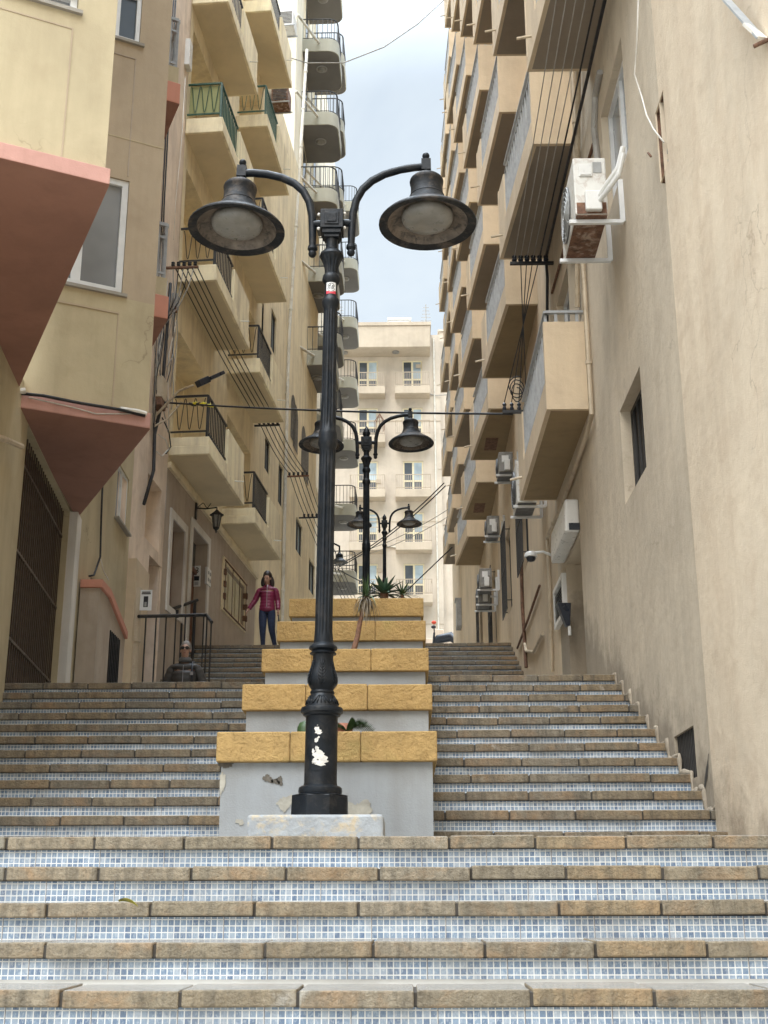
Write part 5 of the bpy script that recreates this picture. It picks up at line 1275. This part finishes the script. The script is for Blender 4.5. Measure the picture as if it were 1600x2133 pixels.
# ---- street light arm with dark head, lantern, signs
def fsp(px, py, o): u, z = FS2.px(px, py, o); return FS2.pt(u, z, o)
a = fsp(322, 868, .03); b = fsp(372, 815, .45); c = fsp(402, 803, .75); hd = fsp(412, 800, .82); he = fsp(462, 778, 1.15)
sl = thing('wall_street_light', a, 'slim dark street light on a beige tube arm from the stone house', 'street light')
MB().tube([a, a.lerp(b,.6), b, c], .022, 8).build('arm', M['pipe_beige'], sl, smooth='auto')
MB().tube([fsp(318,890,.02), fsp(350,872,.25), fsp(378,838,.45)], .016, 8).build('brace', M['pipe_beige'], sl, smooth='auto')
dv = (he-hd).normalized(); MB().bar(hd, hd+(he-hd)*.42, .13, .11).bar(hd+(he-hd)*.42, he, .19, .06).build('lamp_head', M['navy_plastic'], sl, bevel=.012)
u, z = FF.px(418, 1058, .1); ln = thing('wall_lantern', FF.pt(u,z), 'black iron lantern on a scroll bracket above the door', 'lantern')
MB().fbox(FF, u-.05, u+.05, z-.22, z+.22, .001, .03).build('back_plate', M['rail_black'], ln, bevel=.008)
lc = FF.pt(u, z, .42); ab = MB().tube([FF.pt(u,z,.03), FF.pt(u,z-.02,.2), FF.pt(u,z,.42)], .014, 6); ab.tube([FF.pt(u,z+.02,.05)]+[FF.pt(u,z+.05+.05*math.cos(q*.7),.14+.02*q) for q in range(9)], .008, 5); ab.tube([lc, lc+Vector((0,0,-.06))], .01, 6); ab.build('scroll_arm', M['rail_black'], ln)
MB().lathe([(.02,-.05),(.05,-.08),(.14,-.15),(.13,-.165),(.09,-.16)], lc, 6).build('lantern_roof', M['rail_black'], ln)
MB().lathe([(.085,-.165),(.05,-.40)], lc, 6).build('lantern_pane', M['lens'], ln)
fr_ = MB()
for q in range(6): t_ = q*math.pi/3; fr_.bar(lc+Vector((.09*math.cos(t_),.09*math.sin(t_),-.165)), lc+Vector((.055*math.cos(t_),.055*math.sin(t_),-.40)), .014)
fr_.lathe([(.06,-.40),(.06,-.42),(.02,-.46),(.012,-.50),(.002,-.52)], lc, 8); fr_.build('lantern_frame', M['rail_black'], ln)
def text_obj(s, size, F, u, z, o, mat, parent, name):
    cu = bpy.data.curves.new(name, 'FONT'); cu.body = s; cu.size = size; cu.align_x = 'CENTER'; cu.align_y = 'CENTER'; cu.extrude = .002
    tmp = bpy.data.objects.new(name, cu); COL.objects.link(tmp); bpy.context.view_layer.update()
    me = bpy.data.meshes.new_from_object(tmp.evaluated_get(bpy.context.evaluated_depsgraph_get())); bpy.data.objects.remove(tmp)
    ob = bpy.data.objects.new(name, me); COL.objects.link(ob); me.materials.clear(); me.materials.append(mat)
    rot = Matrix((F.d, Vector((0,0,1)), F.d.cross(Vector((0,0,1))))).transposed()
    if rot.col[2].dot(F.n) < 0: rot = Matrix((-F.d, Vector((0,0,1)), (-F.d).cross(Vector((0,0,1))))).transposed()
    ob.parent = parent; ob.matrix_local = Matrix.Translation(F.pt(u, z, o) - WORLD_LOC[parent.name]) @ rot.to_4x4(); return ob
# number plate and intercom sit on the far reveal of the doorway, which faces down the stairs
FD = Fac(FF.pt(dD[1]-.003, 0, -.25)[:2], FF.pt(dD[1]-.003, 0, 0)[:2], 1)
if FD.n.y > 0: FD.n = -FD.n
u, z = FD.px(411, 1189); np_ = thing('house_number', FD.pt(u,z), 'small white plate with the number 3 in the doorway', 'number plate'); MB().fbox(FD,u-.07,u+.07,z-.1,z+.1,0,.012).build('plate', M['paper'], np_, bevel=.004); text_obj('3', .17, FD, u, z, .0135, M['cable'], np_, 'digit')
u, z = FD.px(410, 1210); ic = thing('intercom', FD.pt(u,z), 'pale intercom panel below the number plate', 'intercom'); MB().fbox(FD,u-.075,u+.075,z-.12,z+.12,0,.02).build('panel', M['white_plastic'], ic, bevel=.005); MB().fbox(FD,u-.05,u+.05,z+.0,z+.09,.0205,.026).build('screen', M['navy_plastic'], ic); 
for q in range(3): MB().fbox(FD,u-.04,u+.04,z-.09+.025*q,z-.075+.025*q,.0205,.026).build('button', M['grey_plastic'], ic)
u, z = FF.px(433, 1202, .02); mp_ = thing('switch_panel', FF.pt(u,z), 'small white four way switch panel right of the doorway', 'switch panel'); MB().fbox(FF,u-.16,u+.16,z-.17,z+.17,.001,.05).build('panel', M['white_plastic'], mp_, bevel=.006)
for a_ in (-.07,.07):
    for b_ in (-.07,.07): MB().fbox(FF,u+a_-.03,u+a_+.03,z+b_-.03,z+b_+.03,.0505,.06).build('switch', M['grey_plastic'], mp_)
FX = Fac((-4.27, 18.6), (-3.9, 18.6), 1)
if FX.n.y > 0: FX.n = -FX.n
nt_w = FS2.px(306, 1250, .0)
u, z = FX.px(304, 1250); nb = thing('notice_sign', FX.pt(u,z), 'white notice with dark bars of text and a picture, beside the drain pipe', 'notice')
MB().fbox(FX,u-.09,u+.09,z-.16,z+.16,-.012,0).build('board', M['paper'], nb)
for q, (w_, zz) in enumerate(((.065,.125),(.07,.10))): MB().fbox(FX,u-w_,u+w_,z+zz-.009,z+zz+.009,.0005,.002).build('text_line', M['cable'], nb)
MB().fbox(FX,u-.035,u+.035,z-.11,z+.06,.0005,.002).build('picture', M['navy_plastic'], nb); MB().fbox(FX,u-.02,u+.015,z-.1,z-.03,.0025,.004).build('picture_mark', M['grey_plastic'], nb)
wb = MB().box(-4.5, -4.13, 18.6, 19.6, 1.5, 5.1)
# pier that carries the notice: end of the stone house wall steps forward here
wb.build('wall_pier', M['sand'], st_h)
wl2 = thing('white_box', FS2.pt(*FS2.px(394,115,.05), .05), 'small white electrical box high on the stone house', 'electrical box'); u, z = FS2.px(393,115,.05); MB().fbox(FS2,u-.12,u+.12,z-.3,z+.3,0,.1).build('casing', M['white_plastic'], wl2, bevel=.01)
# ---- yellow and black hazard tape bundle on the crossing cable
tpz = cl.lerp(c0, .13)+Vector((0,0,-.03)); tb = thing('hazard_tape', tpz, 'yellow and black tape bundle tied round the crossing cable', 'tape')
rg = random.Random(2)
for k in range(6):
    q = tpz + Vector((-.17+.06*k, rg.uniform(-.03,.03), rg.uniform(-.02,.05))); MB().tube([q, q+Vector((.06,.0,rg.uniform(-.03,.03))), q+Vector((.12,.02,rg.uniform(-.05,.03)))], [.015,.03,.01], 5).build('tape_strip', M['yellow_tape'] if k % 2 else M['cable'], tb)
# ---- wall lamp behind the nearest post (one shade visible)
cL = at_y(707, 1172, 44); wl3 = thing('wall_lamp', cL + Vector((0,0,.6)), 'small dark bell shaped lamp on the far left facade, peeking right of the post', 'wall lamp')
MB().lathe([(.32,0),(.31,.02),(.2,.10),(.13,.17),(.12,.30),(.06,.36),(.03,.42)], cL, 20).build('lamp_shade', M['black'], wl3, smooth='auto')
MB().tube([cL+Vector((0,0,.40)), cL+Vector((0,0,.62)), cL+Vector((-.3,0,.78)), cL+Vector((-.65,0,.7))], .035, 8).build('arm', M['black'], wl3, smooth='auto')
MB().lathe([(.004,-.05),(.1,-.03),(.16,.01)], cL, 14).build('glass_lens', M['lens'], wl3, smooth=True)

# ================================================================ RAILINGS
hr = thing('guard_railing', (-3.5, 20.0, 3.0), 'black iron guard railing behind the seated man', 'railing')
q0 = at_y(289, 1284, 18.7); q1 = at_y(430, 1281, 20.5); q2 = at_y(441, 1296, 19.7)
r = MB(); r.tube([q0, q1+(q0-q1)*.04, q1, q1+(q2-q1)*.12, q2], .028, 8); r.build('handrail', M['rail_black'], hr, smooth='auto')
for k in range(7):
    p = q0.lerp(q1, .10+.86*k/6); MB().tube([(p.x,p.y,2.3+.4*(p.y-18.7)), p], .012, 6).build('baluster', M['rail_black'], hr)
for t_ in (.15, .95):
    p = q1.lerp(q2, t_); MB().tube([(p.x,p.y,2.5), p], .014, 6).build('baluster', M['rail_black'], hr)
h2 = thing('handrail', (-4, 22, 3.6), 'short sloping black handrail by the doorway', 'handrail')
a = at_y(337, 1273, 21.6); b = at_y(352, 1271, 21.7); c = at_y(411, 1250, 22.6); a.x = max(a.x, -4.02); r = MB().tube([a+Vector((0,0,-.12)), a, b, c], .03, 8); r.build('rail', M['rail_black'], h2, smooth='auto')
for t_ in (.45, .92):
    p = b.lerp(c, t_); MB().tube([p, (p.x,p.y,3.2)], .03, 8).build('post', M['rail_black'], h2)

# ================================================================ PLANTS
def blade(mb, base, dirv, L, w, droop, up=.0, fold=.25, n=7):
    d = Vector(dirv).normalized(); side = d.cross(Vector((0,0,1)))
    if side.length < .05: side = Vector((1,0,0))
    side.normalize(); p = Vector(base); i0 = len(mb.v); dz = 0
    for k in range(n+1):
        t_ = k/n; ww = w*(.55+.9*t_)*(1-t_)**.55 if t_ < .999 else .002*1
        ww = w*max(.04, (min(1,.5+1.6*t_))*(1-t_**2.2))
        nrm = side.cross(d).normalized()
        mb.v += [p - side*ww + nrm*ww*fold, p.copy(), p + side*ww + nrm*ww*fold]
        d = (d + Vector((0,0,-droop/n))).normalized(); p = p + d*(L/n)
    for k in range(n):
        a = i0+3*k; mb.f.append([a,a+1,a+4,a+3]); mb.f.append([a+1,a+2,a+5,a+4])
rg = random.Random(17)
def rosette(mb, c, n, L, w, lo, hi, d0, d1):
    for k in range(n):
        a = k*2.399+rg.uniform(-.2,.2); f = k/n; el = lo+(hi-lo)*f; blade(mb, c, (math.cos(a)*math.cos(el),math.sin(a)*math.cos(el),math.sin(el)), L*(1-.3*f)*rg.uniform(.85,1.1), w, d0+(d1-d0)*f)
ap = at_y(800, 1236, 12.7)
ag = thing('agave', ap, 'broad leaved green agave on the topmost planter tier', 'plant'); mb_ = MB()
rosette(mb_, ap+Vector((0,0,-.02)), 26, .29, .034, .15, 1.35, .7, .05); mb_.build('leaves', M['leaf_agave'], ag)
MB().tube([ap+Vector((0,0,-.3)), ap], [.05,.045], 10).build('stem', M['bark'], ag)
sq = at_y(838, 1240, 12.7)
sp_ = thing('spiky_plant', sq, 'spiky narrow leaved plant to the right of the agave', 'plant'); mb_ = MB()
rosette(mb_, sq, 44, .24, .0085, .15, 1.2, .9, .2); mb_.build('leaves', M['leaf'], sp_); MB().tube([sq+Vector((0,0,-.28)), sq], [.02,.02], 8).build('stem', M['bark'], sp_)
gq = at_y(762, 1240, 12.6)
s2 = thing('grassy_plant', gq, 'small grassy plant to the left of the agave', 'plant'); mb_ = MB()
rosette(mb_, gq, 40, .17, .008, .2, 1.4, .9, .2); mb_.build('leaves', M['leaf'], s2); MB().tube([gq+Vector((0,0,-.2)), gq], [.015,.015], 8).build('stem', M['bark'], s2)
tY = 10.25; b0 = at_y(738, 1350, tY); t1 = at_y(749, 1300, tY); t2 = at_y(759, 1262, tY); t3 = at_y(764, 1243, tY)
dr = thing('dracaena', b0, 'leaning dracaena with bare brown trunk and drooping dry leaves', 'plant')
MB().tube([b0+Vector((-.02,0,-.1)), b0, b0.lerp(t1,.5)+Vector((.006,0,0)), t1, t2, t3], [.026,.024,.021,.020,.016,.012], 10).build('trunk', M['bark'], dr, smooth=True)
mb_ = MB()
for k in range(60):
    a = rg.uniform(0,6.28); el = rg.uniform(-.6,.5); p = t3.lerp(t2, rg.uniform(-.05,.9)) + Vector((rg.uniform(-.015,.015),rg.uniform(-.015,.015),0)); blade(mb_, p, (math.cos(a)*math.cos(el),math.sin(a)*math.cos(el),math.sin(el)), rg.uniform(.10,.27), .007, rg.uniform(2.2,4.2))
mb_.build('dry_leaves', M['leaf_dry'], dr); mb_ = MB()
for k in range(9):
    a = rg.uniform(0,6.28); el = rg.uniform(1.05,1.5); blade(mb_, t3, (math.cos(a)*math.cos(el),math.sin(a)*math.cos(el),math.sin(el)), rg.uniform(.14,.21), .012, rg.uniform(.05,.4))
for k in range(12):
    a = rg.uniform(0,6.28); el = rg.uniform(.1,.8); blade(mb_, t3, (math.cos(a)*math.cos(el),math.sin(a)*math.cos(el),math.sin(el)), rg.uniform(.15,.30), .009, rg.uniform(.6,1.8))
mb_.build('green_leaves', M['leaf'], dr)
cp0 = at_y(722, 1524, 8.1)
cy_ = thing('cycad', cp0, 'small dark green cycad frond in the lowest planter tier', 'plant'); mb_ = MB()
for k in range(7):
    a = [0.1,.5,-.2,2.6,1.2,3.6,.3][k]; el = [.45,.75,.25,.6,.8,.5,.6][k]; p = cp0.copy(); d = Vector((math.cos(a)*math.cos(el), math.sin(a)*.35*math.cos(el), math.sin(el))); L = .19
    for q in range(18):
        pt = p + d*L*q/18 - Vector((0,0,.09*(q/18)**2))
        for sg in (-1,1): blade(mb_, pt, Vector((d.x*.5, sg*.45, .75-.3*q/18)) , .07*(1-.5*abs(q/18-.4)), .0035, .3, n=3)
mb_.build('fronds', M['leaf'], cy_); MB().tube([cp0+Vector((0,0,-.12)), cp0], [.03,.03], 8).build('stem', M['bark'], cy_)
cq = at_y(636, 1522, 8.12)
ca = thing('cactus', cq, 'round green cactus peeking over the lowest cap, left of the post', 'plant'); cm = MB().lathe([(.01,-.12),(.04,-.10),(.048,-.04),(.046,.02),(.034,.05),(.005,.065)], (0,0,0), 24)
for i, v in enumerate(cm.v):
    t_ = math.atan2(v.y, v.x); k_ = 1+.12*math.cos(12*t_); cm.v[i] = cq + Vector((v.x*k_, v.y*k_, v.z))
cm.build('stem', M['leaf'], ca, smooth=True)
pq = at_y(713, 1512, 8.2)
po_ = thing('flower_pot', pq, 'terracotta pot rim behind the nearest post', 'pot'); MB().lathe([(.05,-.14),(.062,-.03),(.07,-.03),(.07,.01),(.058,.01),(.05,-.03)], pq, 20).build('pot', M['salmon'], po_, smooth='auto')
lf = at_y(264, 1956, 5.43); fl = thing('fallen_leaf', (lf.x,5.43,.0), 'single curled yellow leaf lying on a lower step', 'leaf'); mb_ = MB(); blade(mb_, (lf.x-.035,5.40,.006), (1,.1,.25), .085, .018, .9, fold=.9, n=8); mb_.build('leaf_blade', M['leaf_fallen'], fl)
# ================================================================ PEOPLE
def skin_mesh(name, chains, mat, parent, base, sub=2):
    """chains: list of point lists; a point is (x,y,z,rx[,ry]); points closer than 1 mm are shared; first point is the root"""
    vs, es, rs = [], [], []
    def vid(p):
        v = Vector(p[:3])
        for i, q in enumerate(vs):
            if (q - v).length < .001: return i
        vs.append(v); rs.append((p[3], p[4] if len(p) > 4 else p[3])); return len(vs)-1
    for ch in chains:
        ids = [vid(p) for p in ch]
        for a, b in zip(ids, ids[1:]):
            if a != b and (a,b) not in es and (b,a) not in es: es.append((a,b))
    me = bpy.data.meshes.new(name+'_skeleton'); me.from_pydata(vs, es, []); o = bpy.data.objects.new(name+'_skeleton', me); COL.objects.link(o)
    m = o.modifiers.new('skin', 'SKIN'); m.use_smooth_shade = True; m.branch_smoothing = .6
    for i, r in enumerate(rs): me.skin_vertices[0].data[i].radius = r; me.skin_vertices[0].data[i].use_root = (i == 0)
    s = o.modifiers.new('sub', 'SUBSURF'); s.levels = s.render_levels = sub
    bpy.context.view_layer.update()
    out = bpy.data.meshes.new_from_object(o.evaluated_get(bpy.context.evaluated_depsgraph_get())); bpy.data.objects.remove(o)
    out.name = name; ob = bpy.data.objects.new(name, out); COL.objects.link(ob); out.materials.clear(); out.materials.append(mat)
    for p in out.polygons: p.use_smooth = True
    ob.parent = parent; WORLD_LOC[ob.name] = WORLD_LOC[parent.name]; return ob
def lerp(a, b, t_): return tuple(x+(y-x)*t_ for x, y in zip(a, b))
def quilt(a, b, n, amp=.012):
    """points along a limb with the bulges of a quilted jacket"""
    out = []
    for k in range(2*n+1):
        p = list(lerp(a, b, k/(2*n))); e = amp if k % 2 else -amp*.35
        p[3] += e
        if len(p) > 4: p[4] += e
        out.append(tuple(p))
    return out
def hand(wrist, d, palm_n, s=1.0, curl=.5, thumb=1):
    """five finger chains rooted in the palm"""
    w = Vector(wrist); d = Vector(d).normalized(); n = Vector(palm_n).normalized(); side = d.cross(n).normalized()
    pc = w + d*.045*s; ch = [[(*w, .026*s, .02*s), (*pc, .034*s, .016*s)]]
    for k, (off, L) in enumerate(((-.027,.062),(-.009,.074),(.009,.070),(.026,.055))):
        a = w + d*.075*s + side*off*s; b = a + (d + n*curl*.5)*L*.45*s; c = b + (d*.7 + n*curl*1.2)*L*.4*s
        ch.append([(*pc, .034*s, .016*s), (*a, .0115*s), (*b, .0095*s), (*c, .007*s)])
    a = w + d*.025*s + side*(-.036*thumb)*s; b = a + (d*.8 - side*.5*thumb + n*.3)*.035*s; c = b + (d + n*.4)*.026*s
    ch.append([(*pc, .034*s, .016*s), (*a, .013*s), (*b, .011*s), (*c, .008*s)])
    return ch
def head_chain(base, top, face, s=1.0):
    b = Vector(base); t_ = Vector(top); f = Vector(face).normalized(); up = (t_-b)
    P = lambda h, fw, rx, ry: (*(b + up*h + f*fw*s), rx*s, ry*s)
    return [P(0, 0, .052, .055), P(.30, .022, .062, .078), P(.55, .012, .074, .09), P(.80, -.004, .07, .084), P(.95, -.008, .04, .05)]
def face_parts(parent, base, top, face, s, skin, glasses=False, brow=(.03,.02,.015)):
    b = Vector(base); up = (Vector(top)-b); f = Vector(face).normalized(); rt = f.cross(up.normalized()).normalized(); O = WORLD_LOC[parent.name]
    P = lambda h, fw, r: O + b + up*h + f*fw*s + rt*r*s
    dark = flat('eye_dark', (.02,.018,.016), .25); lip = flat('lip', (.34,.12,.10), .5)
    nb = MB().tube([P(.60,.082,0), P(.50,.103,0), P(.40,.114,0), P(.36,.10,0)], [.007*s,.010*s,.014*s,.009*s], 8); nb.build('nose', skin, parent, smooth=True)
    for sg in (-1, 1):
        if glasses:
            g = MB().lathe([(.034*s,0),(.034*s,.006)], (0,0,0), 14); c = P(.56,.094,sg*.034)
            for i, v in enumerate(g.v): g.v[i] = c + rt*v.x*1.05 + up.normalized()*v.y*.78 + f*v.z
            g.build('sunglass_lens', dark, parent)
        else: MB().ball(P(.56,.082,sg*.031), .010*s, 8, 6).build('eye', dark, parent, smooth=True)
        MB().tube([P(.64,.085,sg*.014), P(.655,.085,sg*.032), P(.63,.074,sg*.052)], [.004*s,.005*s,.003*s], 6).build('eyebrow', flat('eyebrow', brow, .8), parent)
        e = MB().ball((0,0,0), .03*s, 8, 6)
        for i, v in enumerate(e.v): e.v[i] = P(.50,-.005,sg*.078) + Vector((v.x*.4, v.y*.7, v.z))
        e.build('ear', skin, parent, smooth=True)
    if glasses:
        MB().tube([P(.50,.0,-.078),P(.58,.05,-.074),P(.59,.092,-.03),P(.585,.097,0),P(.59,.092,.03),P(.58,.05,.074),P(.50,.0,.078)], .005*s, 6).build('sunglass_frame', dark, parent)
    MB().tube([P(.225,.078,-.026), P(.23,.092,0), P(.225,.078,.026)], [.003*s,.007*s,.003*s], 6).build('mouth', lip, parent, smooth=True)
def hair_cap(parent, base, top, face, s, mat, k=1.0):
    b = Vector(base); up = (Vector(top)-b); f = Vector(face).normalized(); f = (f - up.normalized()*f.dot(up.normalized())).normalized(); rt = f.cross(up.normalized()).normalized(); O = WORLD_LOC[parent.name]
    hb = MB().ball((0,0,0), 1.0, 20, 14); u_ = up.normalized()
    for i, v in enumerate(hb.v):
        w_ = rt*v.x*.096*s*k + f*v.y*.108*s*k + u_*v.z*.118*s*k + (rt*math.sin(v.z*23+v.x*9)+u_*math.sin(v.x*31))*.003
        hb.v[i] = O + b + up*.72 - f*.038*s + u_*.012 + w_
    return hb.build('hair', mat, parent, smooth=True)
skin = flat('skin', (.47,.27,.19), .5, 0, .08, 20); hair_m = flat('dark_hair', (.022,.013,.010), .45, 0, .4, 30); grey_hair = flat('grey_hair', (.20,.175,.15), .6, 0, .3, 40)
jack_m = flat('magenta_jacket', (.19,.016,.055), .38, 0, .18, 12, bmp=.25); jean_m = flat('dark_jeans', (.018,.028,.065), .8, 0, .3, 30, bmp=.3)
shoe_m = flat('beige_shoe', (.42,.36,.28), .6); puff_m = flat('charcoal_puffer', (.062,.057,.052), .5, 0, .15, 12, bmp=.25); trou_m = flat('grey_trousers', (.06,.06,.065), .85); knit_m = flat('grey_knit_scarf', (.10,.095,.088), .9, 0, .3, 50, bmp=.5); zip_m = flat('zip_grey', (.35,.33,.33), .4, .5)

# ---- woman walking down
wx = at_y(556, 1300, 24.35).x
wo = thing('person', (wx, 24.35, 4.725), 'woman in a quilted magenta jacket and dark jeans walking down the left stairs', 'person')
hb_, ht_, fc_ = (-.005,-.02,1.385), (-.02,-.075,1.60), (-.28,-1,-.45)
sl_, sr_ = (-.155,.005,1.29,.052), (.155,.005,1.29,.052)
el_, er_ = (-.255,.03,1.06,.043), (.205,.03,1.05,.043); wl_, wr_ = (-.37,-.03,.865,.028), (.225,-.06,.84,.028)
hl_, hr_ = (-.082,0,.83,.085), (.082,0,.83,.085); kl_, kr_ = (-.075,-.05,.47,.058), (.10,-.03,.47,.058); al_, ar_ = (-.065,.0,.09,.036), (.165,.13,.12,.036)
pelvis = (0,0,.90,.125,.095); waist = (0,0,1.02,.105,.085); chest = (0,-.005,1.18,.125,.095); uch = (0,.005,1.29,.10,.075); neck = (0,-.005,1.365,.048)
chains = [[pelvis, waist, chest, uch, neck] + head_chain(hb_, ht_, fc_, .93)]
for s_, e_, w_, dd_, nn_, th in ((sl_, el_, wl_, (-.5,-.25,-.8), (.9,0,-.4), -1), (sr_, er_, wr_, (.05,-.15,-1), (-1,0,0), 1)):
    chains += [[uch, s_, e_, w_]] + hand(w_[:3], dd_, nn_, .95, .5, th)
for h_, k_, a_ in ((hl_, kl_, al_), (hr_, kr_, ar_)): chains += [[pelvis, h_, k_, a_, (a_[0], a_[1]-.09, a_[2]-.05, .03)]]
body = skin_mesh('body', chains, skin, wo, None)
jt = [[(0,0,.80,.168,.13)] + quilt((0,0,.845,.178,.138), (0,0,1.04,.152,.122), 3)[0:] + quilt((0,0,1.04,.152,.122), (0,0,1.24,.158,.118), 3)[1:] + [(0,.005,1.30,.115,.095), (0,-.002,1.355,.075,.072), (0,-.01,1.395,.07,.066)]]
top_ = (0,.005,1.30,.115,.095)
for s_, e_, w_ in ((sl_, el_, wl_), (sr_, er_, wr_)):
    a = (s_[0], s_[1], s_[2]-.012, .066); b = (e_[0], e_[1], e_[2], .058); c = lerp((e_[0],e_[1],e_[2],.058), (w_[0],w_[1],w_[2],.043), .97)
    jt.append([top_] + quilt(a, b, 3, .010) + quilt(b, c, 3, .009)[1:])
skin_mesh('quilted_jacket', jt, jack_m, wo, None)
tr = [[(0,0,.90,.115,.09)]]
for h_, k_, a_ in ((hl_, kl_, al_), (hr_, kr_, ar_)): tr.append([(0,0,.90,.115,.09), (h_[0],h_[1],h_[2],.105), lerp((h_[0],h_[1],h_[2],.105), (k_[0],k_[1],k_[2],.074), .5), (k_[0],k_[1],k_[2],.072), lerp((k_[0],k_[1],k_[2],.06), (a_[0],a_[1],a_[2],.046), .6), (a_[0],a_[1],a_[2],.046)])
skin_mesh('jeans', tr[1:], jean_m, wo, None)
for a_, dy in ((al_, 0), (ar_, .01)): skin_mesh('shoe', [[(a_[0],a_[1]+.03,a_[2]-.045,.045,.042),(a_[0],a_[1]-.06,a_[2]-.055,.042,.036),(a_[0]-.005,a_[1]-.15,a_[2]-.062,.034,.026)]], shoe_m, wo, None)
skin_mesh('hair_length', [[(-.01,-.0,1.555,.088,.09), (-.005,.025,1.50,.094,.075), (.01,.05,1.40,.098,.052), (.01,.05,1.31,.085,.042)], [(-.01,-.0,1.555,.088,.09), (-.075,-.015,1.53,.05,.06), (-.092,-.005,1.44,.045,.06), (-.085,.0,1.34,.045,.05)], [(-.01,-.0,1.555,.088,.09), (.062,-.015,1.53,.05,.06), (.082,-.005,1.44,.047,.06), (.085,-.005,1.33,.045,.05)]], hair_m, wo, None)
hair_cap(wo, hb_, ht_, fc_, .93, hair_m)
face_parts(wo, hb_, ht_, fc_, .93, skin)
O = WORLD_LOC[wo.name]; MB().tube([O+Vector(p) for p in ((0,-.128,.90),(0,-.130,1.05),(0,-.126,1.2),(0,-.105,1.30),(0,-.08,1.36))], .006, 6).build('zip', zip_m, wo)
bg_t = thing('handbag', WORLD_LOC[wo.name] + Vector((.245,-.03,.36)), 'small dark handbag hanging from the hand of the woman in magenta', 'bag')
O = WORLD_LOC[wo.name]
MB().hexa([O+Vector(p) for p in ((.205,-.14,.36),(.285,-.14,.36),(.285,.09,.36),(.205,.09,.36))],[O+Vector(p) for p in ((.225,-.12,.56),(.265,-.12,.56),(.265,.07,.56),(.225,.07,.56))]).build('bag_body', M['navy_plastic'], bg_t, bevel=.02, seg=3)
MB().tube([O+Vector(p) for p in ((.245,-.11,.55),(.240,-.09,.68),(.236,-.075,.745),(.240,-.03,.68),(.245,.06,.55))], .009, 6).build('bag_handle', M['navy_plastic'], bg_t, smooth=True)

# ---- man sitting on the steps
mx_ = at_y(386, 1360, 19.62)
mo_ = thing('person', (mx_.x, 19.66, 2.99), 'grey haired man in dark sunglasses and a charcoal puffer jacket sitting on the steps', 'person')
hb_, ht_, fc_ = (0,-.03,.745), (.0,-.01,.975), (.03,-1,.16)
pelvis = (0,0,.11,.15,.12); waist = (0,0,.27,.14,.11); chest = (0,-.01,.45,.16,.12); uch = (0,0,.60,.12,.085); neck = (0,-.015,.70,.058)
sl_, sr_ = (-.19,0,.585,.06), (.19,0,.585,.06); el_, er_ = (-.295,.04,.33,.05), (.295,.04,.33,.05); wl_, wr_ = (-.23,-.20,.215,.032), (.23,-.20,.215,.032)
hl_, hr_ = (-.10,-.03,.10,.10), (.10,-.03,.10,.10); kl_, kr_ = (-.13,-.46,.15,.07), (.13,-.46,.15,.07); al_, ar_ = (-.14,-.60,-.22,.045), (.14,-.60,-.22,.045)
chains = [[pelvis, waist, chest, uch, neck] + head_chain(hb_, ht_, fc_, 1.0)]
for s_, e_, w_, th in ((sl_, el_, wl_, -1), (sr_, er_, wr_, 1)):
    chains += [[uch, s_, e_, w_]] + hand(w_[:3], (-.25*math.copysign(1, w_[0]),-1,-.12), (0,0,-1), 1.0, .35, th)
for h_, k_, a_ in ((hl_, kl_, al_), (hr_, kr_, ar_)): chains += [[pelvis, h_, k_, a_, (a_[0], a_[1]-.11, a_[2]-.06, .035)]]
skin_mesh('body', chains, skin, mo_, None)
jt = [quilt((0,0,.06,.195,.17), (0,0,.54,.215,.175), 5, .012) + [(0,.0,.62,.20,.155), (0,-.005,.68,.13,.12)]]
top_ = (0,.0,.62,.20,.155)
for s_, e_, w_ in ((sl_, el_, wl_), (sr_, er_, wr_)):
    a = (s_[0]*1.02, s_[1], s_[2]-.01, .088); b = (e_[0], e_[1], e_[2], .078); c = lerp((e_[0],e_[1],e_[2],.074), (w_[0],w_[1],w_[2],.052), .95)
    jt.append([top_] + quilt(a, b, 3, .012) + quilt(b, c, 3, .011)[1:])
skin_mesh('puffer_jacket', jt, puff_m, mo_, None)
skin_mesh('scarf', [[(0,-.01,.66,.125,.12),(0,-.018,.71,.115,.11),(0,-.03,.765,.10,.105)]], knit_m, mo_, None)
tr = []
for h_, k_, a_ in ((hl_, kl_, al_), (hr_, kr_, ar_)): tr.append([(0,0,.10,.16,.13), (h_[0],h_[1],h_[2],.108), (k_[0],k_[1],k_[2],.08), lerp((k_[0],k_[1],k_[2],.075), (a_[0],a_[1],a_[2],.06), .5), (a_[0],a_[1],a_[2],.058)])
skin_mesh('trousers', tr, trou_m, mo_, None)
for a_ in (al_, ar_): skin_mesh('shoe', [[(a_[0],a_[1]+.04,a_[2]-.05,.05,.045),(a_[0],a_[1]-.08,a_[2]-.06,.048,.04),(a_[0],a_[1]-.18,a_[2]-.068,.038,.03)]], M['navy_plastic'], mo_, None)
hair_cap(mo_, hb_, ht_, fc_, 1.0, grey_hair, .93)
face_parts(mo_, hb_, ht_, fc_, 1.0, skin, True, (.25,.23,.21))
O = WORLD_LOC[mo_.name]; MB().tube([O+Vector(p) for p in ((.13,.04,.69),(.135,-.09,.66),(.14,-.165,.52),(.15,-.18,.36),(.16,-.15,.2))], [.018]*5, 6).build('bag_strap', M['navy_plastic'], mo_, smooth=True)
MB().box(O.x+.115,O.x+.165,O.y-.20,O.y-.185,O.z+.44,O.z+.49).build('strap_buckle', zip_m, mo_)
MB().tube([O+Vector(p) for p in ((0,-.172,.12),(0,-.175,.3),(0,-.170,.5),(0,-.145,.6))], .006, 6).build('zip', zip_m, mo_)
